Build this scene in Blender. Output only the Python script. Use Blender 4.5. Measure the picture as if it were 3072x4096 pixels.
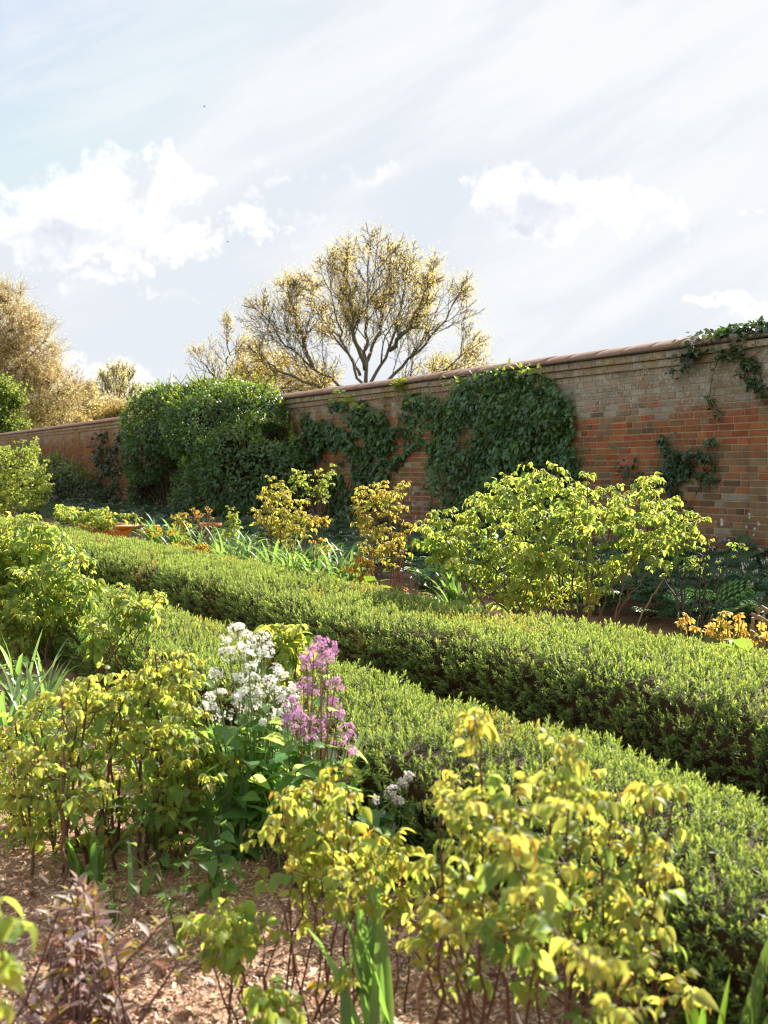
import bpy, math, random
import numpy as np
from mathutils import Vector

for o in list(bpy.data.objects):
    bpy.data.objects.remove(o)
S = bpy.context.scene
C = S.collection
rng = np.random.default_rng(11)
random.seed(11)
A_ = np.array

# ------------------------------------------------------------------ camera
# World: +X runs along the garden wall (towards the right of the photo), +Y is
# square to the wall, the camera stands at the origin 1.25 m above the soil.
H = 1.25
FPX = 4141.0
TH = math.radians(58.0)
PITCH = math.atan(168 / FPX)
cam_data = bpy.data.cameras.new('camera')
cam = bpy.data.objects.new('camera', cam_data)
C.objects.link(cam)
cam.location = (0, 0, H)
cam.rotation_euler = (math.pi / 2 - PITCH, 0, TH)
cam_data.sensor_fit = 'VERTICAL'
cam_data.sensor_height = 36.0
cam_data.lens = 36.0 * FPX / 4096
cam_data.clip_start = 0.05
cam_data.clip_end = 3000
cam_data.dof.use_dof = True
cam_data.dof.focus_distance = 6.2
cam_data.dof.aperture_fstop = 4.6
S.camera = cam

# ------------------------------------------------------------------ sky, sun, exposure
SUN_AZ = math.radians(22)      # left of +Y
SUN_EL = math.radians(32)
SKY = 0.08
SUN_STR = 5.0
EXPOSURE = 1.43
sun_dir = Vector((-math.sin(SUN_AZ) * math.cos(SUN_EL), math.cos(SUN_AZ) * math.cos(SUN_EL), math.sin(SUN_EL)))
sl = bpy.data.lights.new('sun', 'SUN')
sl.energy = SUN_STR
sl.angle = math.radians(0.53)
sl.color = (1.0, 0.92, 0.77)
so = bpy.data.objects.new('sun', sl)
C.objects.link(so)
so.location = (0, 0, 30)
so.rotation_euler = sun_dir.to_track_quat('Z', 'Y').to_euler()

S.view_settings.view_transform = 'Standard'
S.view_settings.look = 'None'
S.view_settings.exposure = EXPOSURE
S.view_settings.gamma = 1.0
S.view_settings.use_curve_mapping = False
S.render.engine = 'CYCLES'
S.cycles.use_denoising = True
try:
    S.cycles.denoiser = 'OPENIMAGEDENOISE'
except Exception:
    pass
S.cycles.filter_width = 1.1
S.cycles.max_bounces = 7
S.cycles.diffuse_bounces = 4
S.cycles.glossy_bounces = 2
S.cycles.transmission_bounces = 4
S.cycles.sample_clamp_indirect = 6
S.cycles.caustics_reflective = False
S.cycles.caustics_refractive = False


class NT:
    """small node-tree helper"""
    def __init__(s, t):
        s.t = t
        t.nodes.clear()

    def n(s, typ, ins=None, **kw):
        nd = s.t.nodes.new(typ)
        for k, v in kw.items():
            setattr(nd, k, v)
        for k, v in (ins or {}).items():
            if isinstance(v, bpy.types.NodeSocket):
                s.t.links.new(v, nd.inputs[k])
            else:
                nd.inputs[k].default_value = v
        return nd

    def m(s, op, a, b=0.0, c=0.0, clamp=False):
        nd = s.t.nodes.new('ShaderNodeMath')
        nd.operation = op
        nd.use_clamp = clamp
        for i, v in enumerate((a, b, c)):
            if isinstance(v, bpy.types.NodeSocket):
                s.t.links.new(v, nd.inputs[i])
            else:
                nd.inputs[i].default_value = v
        return nd.outputs[0]

    def vm(s, op, a, b=(0, 0, 0), out=0):
        nd = s.t.nodes.new('ShaderNodeVectorMath')
        nd.operation = op
        for i, v in enumerate((a, b)):
            if isinstance(v, bpy.types.NodeSocket):
                s.t.links.new(v, nd.inputs[i])
            else:
                nd.inputs[i].default_value = v
        return nd.outputs[out]

    def mix(s, f, a, b, blend='MIX'):
        nd = s.t.nodes.new('ShaderNodeMix')
        nd.data_type = 'RGBA'
        nd.blend_type = blend
        nd.clamp_factor = True
        for i, v in ((0, f), (6, a), (7, b)):
            if isinstance(v, bpy.types.NodeSocket):
                s.t.links.new(v, nd.inputs[i])
            elif i == 0:
                nd.inputs[0].default_value = v
            else:
                nd.inputs[i].default_value = tuple(v) + (1,) if len(v) == 3 else v
        return nd.outputs[2]

    def smooth(s, v, a, b):
        nd = s.t.nodes.new('ShaderNodeMapRange')
        nd.interpolation_type = 'SMOOTHSTEP'
        s.t.links.new(v, nd.inputs[0])
        nd.inputs[1].default_value = a
        nd.inputs[2].default_value = b
        return nd.outputs[0]

    def noise(s, vec, scale, detail=4, rough=0.55, out=0, dist=0.0):
        nd = s.t.nodes.new('ShaderNodeTexNoise')
        s.t.links.new(vec, nd.inputs['Vector'])
        nd.inputs['Scale'].default_value = scale
        nd.inputs['Detail'].default_value = detail
        nd.inputs['Roughness'].default_value = rough
        nd.inputs['Distortion'].default_value = dist
        return nd.outputs[out]

    def link(s, a, b):
        s.t.links.new(a, b)


FW = A_([-math.sin(TH), math.cos(TH), 0.0])
RT = A_([math.cos(TH), math.sin(TH), 0.0])
HZ = 1880.0


def build_world():
    w = bpy.data.worlds.new("World")
    S.world = w
    w.use_nodes = True
    t = NT(w.node_tree)
    sky = t.n('ShaderNodeTexSky', sky_type='NISHITA', sun_disc=False, sun_elevation=SUN_EL,
              sun_rotation=-SUN_AZ, altitude=50, air_density=1.0, dust_density=1.2, ozone_density=1.0)
    g = t.n('ShaderNodeTexCoord').outputs['Generated']
    d = t.vm('NORMALIZE', g)
    sep = t.n('ShaderNodeSeparateXYZ', {0: d})
    x = t.vm('DOT_PRODUCT', d, tuple(RT), out=1)
    y = t.vm('DOT_PRODUCT', d, tuple(FW), out=1)
    az = t.m('ARCTAN2', x, y)
    el = t.m('ARCSINE', sep.outputs[2])
    # ragged outlines: the sky angles are shifted by noise before the cloud banks are laid out
    wz = t.vm('SUBTRACT', t.noise(d, 6.0, 5, 0.6, out=1), (0.5, 0.5, 0.5))
    wf = t.vm('SUBTRACT', t.noise(d, 24.0, 4, 0.6, out=1), (0.5, 0.5, 0.5))
    wsep = t.n('ShaderNodeSeparateXYZ', {0: t.vm('ADD', t.vm('SCALE', wz), t.vm('SCALE', wf))})
    for nd in t.t.nodes:
        if nd.type == 'VECT_MATH' and nd.operation == 'SCALE':
            nd.inputs[3].default_value = 1.0
    wx = t.m('MULTIPLY', wsep.outputs[0], 0.13)
    wy = t.m('MULTIPLY', wsep.outputs[1], 0.085)
    azw = t.m('ADD', az, wx)
    elw = t.m('ADD', el, wy)

    def blob(px, py, rx, ry):
        a = math.atan((px - 1536) / FPX)
        e = math.atan((HZ - py) / FPX * math.cos(a))
        ua = t.m('DIVIDE', t.m('SUBTRACT', azw, a), rx / FPX)
        ue = t.m('DIVIDE', t.m('SUBTRACT', elw, e), ry / FPX)
        return t.m('POWER', 2.2, t.m('MULTIPLY', -1.0, t.m('ADD', t.m('MULTIPLY', ua, ua), t.m('MULTIPLY', ue, ue))))

    def union(bl):
        r = blob(*bl[0])
        for b in bl[1:]:
            r = t.m('MAXIMUM', r, blob(*b))
        return r

    def billow(off):
        v = t.vm('ADD', d, off)
        n1 = t.noise(v, 13.0, 8, 0.62)
        n2 = t.noise(v, 42.0, 5, 0.6)
        return t.m('ADD', t.m('MULTIPLY', t.m('SUBTRACT', n1, 0.5), 2.6), t.m('MULTIPLY', t.m('SUBTRACT', n2, 0.5), 1.3))
    fb = billow((0, 0, 0))
    fs = billow(tuple(RT * 0.014 + A_([0, 0, 0.020])))
    big = union([(130, 900, 330, 170), (420, 850, 300, 170), (690, 740, 150, 140), (760, 930, 150, 110),
                 (420, 1010, 210, 80), (960, 890, 110, 90), (2060, 800, 190, 180), (2300, 830, 230, 150),
                 (2500, 880, 170, 110), (2170, 940, 320, 70), (3100, 820, 70, 60), (2850, 1220, 170, 60),
                 (350, 1540, 190, 120), (560, 1560, 170, 70), (150, 1480, 120, 90)])
    small = union([(1150, 700, 90, 60), (1230, 900, 160, 60), (350, 1150, 130, 45), (560, 1145, 80, 40),
                   (740, 1180, 150, 38), (1000, 770, 90, 45), (1560, 1010, 110, 30), (1480, 760, 160, 50)])
    dens = t.m('ADD', t.m('MULTIPLY', big, 1.75), t.m('MULTIPLY', fb, 0.75))
    mb = t.smooth(dens, 0.86, 1.62)
    ms = t.smooth(t.m('ADD', t.m('MULTIPLY', small, 1.5), fb), 0.8, 2.0)
    grey = union([(280, 960, 330, 90), (2150, 900, 230, 110)])
    # billows: darker where more cloud stands between them and the sun
    self_ = t.smooth(t.m('SUBTRACT', fs, fb), -0.10, 0.55)
    gm = t.m('MULTIPLY', t.m('ADD', t.m('MULTIPLY', self_, 0.45), t.smooth(t.m('ADD', grey, t.m('MULTIPLY', fb, 0.35)), 0.40, 1.05)), 0.85, clamp=True)
    # high streaky cloud
    ca, sa = math.cos(0.42), math.sin(0.42)
    sx = t.m('ADD', t.m('MULTIPLY', az, ca), t.m('MULTIPLY', el, sa))
    sy = t.m('SUBTRACT', t.m('MULTIPLY', el, ca), t.m('MULTIPLY', az, sa))
    cv = t.n('ShaderNodeCombineXYZ', {0: t.m('MULTIPLY', sx, 2.2), 1: t.m('MULTIPLY', sy, 9.0), 2: 3.3}).outputs[0]
    st = t.noise(cv, 1.5, 6, 0.55, dist=0.5)
    lean = t.m('ADD', t.m('MULTIPLY', az, 0.35), t.m('MULTIPLY', el, 0.25))
    strk = t.smooth(t.m('ADD', st, lean), 0.42, 0.78)
    # a thin milky veil everywhere in front, thicker towards the sun
    veil = t.m('ADD', 0.62, t.smooth(t.m('ADD', az, t.m('MULTIPLY', el, 0.6)), -0.25, 0.75))
    veil = t.m('MULTIPLY', veil, 0.6, clamp=True)
    K = 1.0 / SKY
    lim = t.vm('MINIMUM', t.vm('MULTIPLY', sky.outputs[0], (1.10, 1.0, 1.0)), (0.314 * K, 0.328 * K, 0.345 * K))
    base = t.mix(veil, lim, (0.288 * K, 0.309 * K, 0.338 * K))
    c1 = t.mix(t.m('MULTIPLY', strk, 0.85), base, (0.362 * K, 0.366 * K, 0.371 * K))
    cl = t.mix(gm, (0.43 * K, 0.428 * K, 0.425 * K), (0.29 * K, 0.302 * K, 0.335 * K))
    c2 = t.mix(t.m('MULTIPLY', ms, 0.75), c1, (0.40 * K, 0.40 * K, 0.405 * K))
    c3 = t.mix(mb, c2, cl)
    # unseen sky behind the camera, brightened as added fill for shaded faces
    rear_fill = t.m('MULTIPLY', t.smooth(t.m('MULTIPLY', y, -1.0), -0.1, 0.6), t.smooth(sep.outputs[2], 0.0, 0.12))
    c3 = t.mix(t.m('MULTIPLY', rear_fill, 0.7), c3, (0.50 * K, 0.48 * K, 0.44 * K))
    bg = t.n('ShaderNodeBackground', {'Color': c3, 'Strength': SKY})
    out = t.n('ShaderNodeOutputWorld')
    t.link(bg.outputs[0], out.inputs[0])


build_world()

# ------------------------------------------------------------------ placing helpers
_cp, _sp = math.cos(PITCH), math.sin(PITCH)
FWP = FW * _cp + A_([0, 0, -_sp])
UPV = FW * _sp + A_([0, 0, _cp])
O_ = A_([0, 0, H])


def ray(px, py):
    return FWP + RT * (px - 1536) / FPX + UPV * (2048 - py) / FPX


def P(px, py, z):               # sight line at a distance z in front of the camera
    return O_ + ray(px, py) * z


def onY(px, py, Y):             # sight line on the plane at Y metres towards the wall
    r = ray(px, py)
    return O_ + r * (Y / r[1])


def onG(px, py, gz=0.0):        # sight line on the ground
    r = ray(px, py)
    return O_ + r * ((gz - H) / r[2])


def atY(px, Y):                 # the X of a sight column at Y
    return onY(px, HZ, Y)[0]


def depth(p):
    return float(np.dot(A_(p) - O_, FWP))


# ------------------------------------------------------------------ mesh helpers
class MB:
    def __init__(s):
        s.V, s.F, s.K, s.M = [], [], [], []
        s.n = 0

    def add(s, V, F, col=(1, 1, 1), mi=0):
        V = np.asarray(V, float).reshape(-1, 3)
        if len(V) == 0:
            return s
        Fs = F if isinstance(F, list) else [F]
        for f in Fs:
            f = np.asarray(f, int)
            if f.size:
                s.F.append(f + s.n)
                s.M.append(np.full(len(f), mi))
        col = np.asarray(col, float)
        if col.ndim == 1:
            col = np.tile(col[:3], (len(V), 1))
        s.V.append(V)
        s.K.append(col)
        s.n += len(V)
        return s

    def build(s, name, mats, parent=None, smooth=True, origin=None):
        V = np.concatenate(s.V)
        if parent is not None and origin is None:
            V = V - A_(parent['_o']) if '_o' in parent else V
        if origin is not None:
            V = V - A_(origin)
        K = np.concatenate(s.K)
        me = bpy.data.meshes.new(name)
        me.vertices.add(len(V))
        me.vertices.foreach_set('co', V.astype(np.float32).ravel())
        tot = np.concatenate([np.full(len(f), f.shape[1]) for f in s.F])
        li = np.concatenate([f.ravel() for f in s.F])
        st = np.concatenate([[0], np.cumsum(tot)[:-1]])
        me.loops.add(len(li))
        me.loops.foreach_set('vertex_index', li.astype(np.int32))
        me.polygons.add(len(tot))
        me.polygons.foreach_set('loop_start', st.astype(np.int32))
        me.polygons.foreach_set('loop_total', tot.astype(np.int32))
        me.polygons.foreach_set('material_index', np.concatenate(s.M).astype(np.int32))
        me.polygons.foreach_set('use_smooth', np.full(len(tot), smooth))
        at = me.attributes.new('tint', 'FLOAT_COLOR', 'POINT')
        at.data.foreach_set('color', np.concatenate([K, np.ones((len(K), 1))], 1).astype(np.float32).ravel())
        for m in (mats if isinstance(mats, (list, tuple)) else [mats]):
            me.materials.append(m)
        me.update(calc_edges=True)
        me.validate()
        o = bpy.data.objects.new(name, me)
        C.objects.link(o)
        if parent is not None:
            o.parent = parent
        if origin is not None:
            o.location = origin
        return o


def tag(o, label=None, cat=None, group=None, kind=None):
    for k, v in (('label', label), ('category', cat), ('group', group), ('kind', kind)):
        if v:
            o[k] = v
    return o


def thing(name, loc, label, cat, group=None):
    o = bpy.data.objects.new(name, None)
    C.objects.link(o)
    o.empty_display_size = 0.1
    o.location = [float(v) for v in loc]
    o['_o'] = [float(v) for v in loc]
    return tag(o, label, cat, group)


def nrm(v):
    v = np.asarray(v, float)
    return v / np.maximum(np.linalg.norm(v, axis=-1, keepdims=True), 1e-9)


def frames(D, N):
    """rotation matrices with y = D and z close to N"""
    Y = nrm(D)
    X = nrm(np.cross(Y, N))
    Z = np.cross(X, Y)
    return np.stack([X, Y, Z], axis=-1)


def inst(mb, tpl, R, T, scale, col, mi=0, colv=None):
    """scatter template (V, F) with rotations R (N,3,3), positions T, scales, per-instance colour"""
    V, F = tpl
    n = len(T)
    if n == 0:
        return
    sc = np.asarray(scale, float)
    if sc.ndim == 0:
        sc = np.full(n, float(sc))
    if sc.ndim == 1:
        sc = np.repeat(sc[:, None], 3, 1)
    W = V[None] * sc[:, None, :]
    W = np.einsum('nij,nvj->nvi', R, W) + np.asarray(T)[:, None, :]
    Fs = F if isinstance(F, list) else [F]
    off = (np.arange(n) * len(V))
    out = [(f[None] + off[:, None, None]).reshape(-1, f.shape[1]) for f in Fs]
    col = np.asarray(col, float)
    if col.ndim == 1:
        col = np.tile(col, (n, 1))
    cc = np.repeat(col[:, None, :], len(V), 1)
    if colv is not None:
        cc = cc * colv[None]
    mb.add(W.reshape(-1, 3), out, cc.reshape(-1, 3), mi)


def tube(mb, pts, rad, col=(1, 1, 1), sides=6, mi=0, cap=True):
    pts = np.asarray(pts, float)
    n = len(pts)
    rad = np.broadcast_to(np.asarray(rad, float), (n,))
    T = np.gradient(pts, axis=0)
    T = nrm(T)
    ref = A_([0, 0, 1.0]) if abs(T[0][2]) < 0.9 else A_([1.0, 0, 0])
    X = nrm(np.cross(T, ref))
    Yv = np.cross(T, X)
    a = np.linspace(0, 2 * math.pi, sides, endpoint=False)
    ring = (X[:, None] * np.cos(a)[None, :, None] + Yv[:, None] * np.sin(a)[None, :, None]) * rad[:, None, None] + pts[:, None]
    V = ring.reshape(-1, 3)
    i = np.arange(n - 1)[:, None] * sides
    j = np.arange(sides)[None]
    k = (j + 1) % sides
    F = np.stack([i + j, i + k, i + sides + k, i + sides + j], -1).reshape(-1, 4)
    Fs = [F]
    if cap:
        Fs.append(np.arange(sides)[None, ::-1])
        Fs.append((np.arange(sides) + (n - 1) * sides)[None])
    mb.add(V, Fs, col, mi)


def bez(a, b, c, n):
    t = np.linspace(0, 1, n)[:, None]
    return (1 - t) ** 2 * A_(a) + 2 * t * (1 - t) * A_(b) + t * t * A_(c)


def hsh(ix, iy, iz, seed):
    h = (ix * 374761393 + iy * 668265263 + iz * 2147483647 + seed * 1274126177) & 0xFFFFFFFF
    h = ((h ^ (h >> 13)) * 1274126177) & 0xFFFFFFFF
    h = h ^ (h >> 16)
    return (h & 0xFFFFFF) / float(0xFFFFFF)


def vnoise(Q, seed=0):
    Q = np.asarray(Q, float)
    i = np.floor(Q).astype(np.int64)
    f = Q - i
    f = f * f * (3 - 2 * f)
    r = 0
    for dx in (0, 1):
        for dy in (0, 1):
            for dz in (0, 1):
                w = (f[:, 0] if dx else 1 - f[:, 0]) * (f[:, 1] if dy else 1 - f[:, 1]) * (f[:, 2] if dz else 1 - f[:, 2])
                r = r + w * hsh(i[:, 0] + dx, i[:, 1] + dy, i[:, 2] + dz, seed)
    return r


def fbm(Q, seed=0, oc=3):
    Q = np.asarray(Q, float)
    r, a, t = 0, 0.5, 0
    for k in range(oc):
        r = r + a * vnoise(Q * 2 ** k, seed + k * 17)
        t += a
        a *= 0.5
    return r / t


def jit(n, s=1.0):
    return rng.normal(0, s, (n, 3))


def cjit(col, n, s=0.12, hue=0.06):
    col = np.asarray(col, float)
    if col.ndim == 1:
        col = np.tile(col, (n, 1))
    return np.clip(col * (1 + rng.normal(0, s, (n, 1))) * (1 + rng.normal(0, hue, (n, 3))), 0.004, 0.95)


# ------------------------------------------------------------------ leaf shapes (length 1 along +Y, normal +Z)
def leaf_tpl(rows, arch=0.25, fold=0.16, width=0.6, tipdroop=0.0):
    V, F = [], []
    for (y, w) in rows:
        z = -arch * y * y - tipdroop * max(0, y - 0.6) ** 2
        h = w * width * 0.5
        V += [(-h, y - 0.02 * (w > .5), z + fold * h), (0, y, z), (h, y - 0.02 * (w > .5), z + fold * h)]
    for i in range(len(rows) - 1):
        a = i * 3
        F += [(a, a + 1, a + 4, a + 3), (a + 1, a + 2, a + 5, a + 4)]
    return A_(V, dtype=float), A_(F)


OVATE = [(0, .06), (.12, .62), (.35, 1.0), (.62, .84), (.86, .4), (1.0, .05)]
OVATE_S = [(0, .1), (.3, 1.0), (.7, .75), (1.0, .06)]
LANCE = [(0, .1), (.25, .75), (.5, 1.0), (.8, .55), (1.0, .05)]
HEART = [(-.08, .5), (.08, 1.0), (.3, 1.06), (.6, .75), (.85, .35), (1.0, .04)]
ROSE = leaf_tpl(OVATE, .42, .42, .66, .25)
ROSE_S = leaf_tpl(OVATE_S, .38, .42, .66)
WALLLEAF = leaf_tpl(OVATE_S, .25, .2, .55)
LEAF_Q = (A_([(0, 0, 0), (.28, .45, .03), (0, 1, -.12), (-.28, .45, .03), (0, .5, -.06)], dtype=float),
          A_([(0, 1, 2, 4), (0, 4, 2, 3)]))
HEDGE_L = (A_([(0, 0, 0), (.15, .5, .05), (0, 1, -.05), (-.15, .5, .05), (0, .5, 0)], dtype=float),
           A_([(0, 1, 2, 4), (0, 4, 2, 3)]))
HEARTL = leaf_tpl(HEART, .3, .25, .85)
SAGE = leaf_tpl(LANCE, .3, .5, .36)


# ------------------------------------------------------------------ materials
def mat(name):
    m = bpy.data.materials.new(name)
    m.use_nodes = True
    return m, NT(m.node_tree)


def leafmat(name, trans=0.45, tc=(1.7, 1.75, 0.7), rough=0.42, spec=0.5, vary=0.25, vs=30, rc=(1, 1, 1)):
    m, t = mat(name)
    at = t.n('ShaderNodeAttribute', attribute_name='tint').outputs['Color']
    pos = t.n('ShaderNodeNewGeometry').outputs['Position']
    nz = t.noise(pos, vs, 2, 0.6)
    v = t.m('ADD', 1 - vary, t.m('MULTIPLY', nz, vary * 2))
    base = t.vm('SCALE', at)
    t.link(v, base.node.inputs[3])
    p = t.n('ShaderNodeBsdfPrincipled', {'Base Color': t.vm('MULTIPLY', base, rc), 'Roughness': rough, 'Specular IOR Level': spec})
    tr = t.vm('MULTIPLY', base, tc)
    tr = t.vm('MINIMUM', tr, (0.92, 0.92, 0.92))
    b = t.n('ShaderNodeBsdfTranslucent', {'Color': tr})
    mx = t.n('ShaderNodeMixShader', {0: trans, 1: p.outputs[0], 2: b.outputs[0]})
    o = t.n('ShaderNodeOutputMaterial')
    t.link(mx.outputs[0], o.inputs[0])
    return m


def plainmat(name, col=None, rough=0.7, spec=0.3, ns=40, nv=0.3, bump=0.0, metal=0.0):
    m, t = mat(name)
    pos = t.n('ShaderNodeNewGeometry').outputs['Position']
    c = t.n('ShaderNodeAttribute', attribute_name='tint').outputs['Color'] if col is None else t.n('ShaderNodeRGB').outputs[0]
    if col is not None:
        c.node.outputs[0].default_value = (*col, 1)
    nz = t.noise(pos, ns, 5, 0.6)
    base = t.vm('SCALE', c)
    t.link(t.m('ADD', 1 - nv, t.m('MULTIPLY', nz, nv * 2)), base.node.inputs[3])
    p = t.n('ShaderNodeBsdfPrincipled', {'Base Color': base, 'Roughness': rough, 'Specular IOR Level': spec, 'Metallic': metal})
    if bump:
        bp = t.n('ShaderNodeBump', {'Strength': bump, 'Distance': 0.01, 'Height': nz})
        t.link(bp.outputs[0], p.inputs['Normal'])
    o = t.n('ShaderNodeOutputMaterial')
    t.link(p.outputs[0], o.inputs[0])
    return m


M_ROSE = leafmat('rose_leaf', 0.55, (2.6, 2.4, 1.7), 0.5, 0.32, rc=(.55, .80, 1.0))
M_HEDGE = leafmat('hedge_leaf', 0.42, (2.4, 2.15, 1.2), 0.5, 0.4, 0.3, 9, rc=(.75, .95, 1.0))
M_WALLL = leafmat('climber_leaf', 0.34, (2.3, 2.3, 0.8), 0.36, 0.6, 0.3, 6)
M_TREE = leafmat('tree_leaf', 0.58, (2.0, 1.85, 1.3), 0.7, 0.2, 0.2, 1.5)
M_STRAP = leafmat('strap_leaf', 0.4, (2.0, 2.1, 0.8), 0.38, 0.5, 0.2, 25)
M_PETAL = leafmat('petal', 0.4, (1.1, 1.05, 1.0), 0.6, 0.2, 0.1)
M_FERN = leafmat('fern_leaf', 0.3, (1.6, 1.8, 0.8), 0.5, 0.4, 0.25, 14)
M_BARK = plainmat('bark', None, 0.85, 0.2, 25, 0.35, 0.4)
M_CANE = plainmat('cane', None, 0.6, 0.35, 90, 0.3, 0.2)

# ================================================================== GROUND
def soil_mat():
    m, t = mat('soil')
    pos = t.n('ShaderNodeNewGeometry').outputs['Position']
    a = t.noise(pos, 3.0, 6, 0.65)
    b = t.noise(pos, 60.0, 4, 0.7)
    c = t.noise(pos, 160.0, 3, 0.6)
    col = t.mix(t.smooth(b, .35, .7), (.26, .145, .09), (.54, .345, .24))
    col = t.mix(t.smooth(a, .52, .75), col, (.20, .115, .07))
    p = t.n('ShaderNodeBsdfPrincipled', {'Base Color': col, 'Roughness': .8, 'Specular IOR Level': .3})
    hh = t.m('ADD', b, t.m('MULTIPLY', c, .5))
    bp = t.n('ShaderNodeBump', {'Strength': .9, 'Distance': .012, 'Height': hh})
    t.link(bp.outputs[0], p.inputs['Normal'])
    o = t.n('ShaderNodeOutputMaterial')
    t.link(p.outputs[0], o.inputs[0])
    return m


def grass_mat():
    m, t = mat('field_grass')
    pos = t.n('ShaderNodeNewGeometry').outputs['Position']
    a = t.noise(pos, .4, 6, 0.65)
    col = t.mix(a, (.05, .09, .025), (.10, .14, .04))
    p = t.n('ShaderNodeBsdfPrincipled', {'Base Color': col, 'Roughness': .9})
    o = t.n('ShaderNodeOutputMaterial')
    t.link(p.outputs[0], o.inputs[0])
    return m


def grid(xs, ys, zf):
    X, Y = np.meshgrid(xs, ys)
    Q = np.stack([X.ravel(), Y.ravel(), np.zeros(X.size)], 1)
    Q[:, 2] = zf(Q)
    nx, ny = len(xs), len(ys)
    i = (np.arange(ny - 1)[:, None] * nx + np.arange(nx - 1)[None]).ravel()
    return Q, np.stack([i, i + 1, i + nx + 1, i + nx], 1)


def soil_z(Q):
    near = np.clip((4.5 + Q[:, 0]) / 1.0 + 6, 0, 1)
    return 0.06 * (fbm(Q * 5, 3) - .5) + near * 0.018 * (fbm(Q * 28, 5) - .5) + .004


mb = MB()
V, F = grid(np.linspace(-1200, 1200, 41), np.linspace(-1200, 1200, 41), lambda Q: np.full(len(Q), -.06))
mb.add(V, F)
g = tag(mb.build('ground', grass_mat(), origin=(0, 0, 0)), kind='structure')
mb = MB()
xs = np.concatenate([np.linspace(-80, -10, 120), np.arange(-9.95, 3.0, .03), [3.2, 5, 8]])
ys = np.concatenate([[-8, -4], np.arange(-1.2, 2.0, .03), np.linspace(2.1, 10.2, 60)])
V, F = grid(xs, ys, soil_z)
mb.add(V, F)
tag(mb.build('soil', soil_mat(), origin=(0, 0, 0)), kind='structure')

# bark mulch chips: spread over the beds at their real size
mb = MB()
q = []
while len(q) < 52000:
    p = onG(rng.uniform(-250, 3300), rng.uniform(2500, 4350))
    if -1.2 < p[1] < 2.0 and p[0] > -9:
        q.append(p)
q = A_(q)
q[:, 2] = soil_z(q) + rng.uniform(0, .006, len(q))
shard = (A_([(-.5, 0, 0), (.5, .1, .04), (.35, 1, 0), (-.4, .85, .08)], dtype=float), A_([(0, 1, 2, 3)]))
a = rng.uniform(0, 2 * math.pi, len(q))
D = np.stack([np.cos(a), np.sin(a), rng.normal(0, .35, len(q))], 1)
N = nrm(A_([0, 0, 1.0]) + jit(len(q), .4))
sc = np.stack([rng.uniform(.002, .007, len(q)), rng.uniform(.004, .014, len(q)), rng.uniform(.004, .01, len(q))], 1)
pal = A_([(.56, .36, .25), (.66, .48, .37), (.43, .255, .165), (.24, .125, .075), (.66, .52, .42), (.14, .075, .05)])
col = cjit(pal[rng.choice(6, len(q), p=[.28, .24, .2, .12, .08, .08])], len(q), .15, .04)
inst(mb, shard, frames(D, N), q, sc, col)
# fallen dead leaves
k = rng.choice(len(q), 260, replace=False)
inst(mb, LEAF_Q, frames(D[k], nrm(N[k] + jit(260, .4))), q[k] + A_([0, 0, .007]), rng.uniform(.014, .034, 260), cjit(A_([(.30, .19, .09), (.40, .30, .15), (.20, .11, .06)])[rng.choice(3, 260)], 260, .2))
# damp clods
k = rng.choice(len(q), 420, replace=False)
th_ = np.linspace(0, 2 * math.pi, 7)[:-1]
CLOD = (np.concatenate([[(math.cos(v), math.sin(v), -.2) for v in th_], [(.65 * math.cos(v + .4), .6 * math.sin(v + .4), .5) for v in th_], [(0, 0, .72)]]),
        [A_([(i, (i + 1) % 6, 6 + (i + 1) % 6, 6 + i) for i in range(6)]), A_([(6 + i, 6 + (i + 1) % 6, 12) for i in range(6)])])
inst(mb, CLOD, frames(D[k], nrm(N[k])), q[k], rng.uniform(.006, .02, (420, 3)), cjit(A_((.22, .12, .075)), 420, .25))
# bigger crumbs and short twigs
k = rng.choice(len(q), 1500, replace=False)
sc = np.stack([rng.uniform(.004, .012, 1500), rng.uniform(.012, .05, 1500), rng.uniform(.01, .03, 1500)], 1)
inst(mb, shard, frames(D[k], N[k]), q[k] + A_([0, 0, .006]), sc, cjit(pal[rng.choice(6, 1500)], 1500))
M_MULCH = plainmat('mulch', None, .55, .5, 200, .25)
tag(mb.build('bark_mulch', M_MULCH, origin=(0, 0, 0), smooth=False), 'loose reddish bark mulch spread over the flower bed soil', 'mulch', kind='stuff')

# ================================================================== WALL
WY = 10.04


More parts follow.
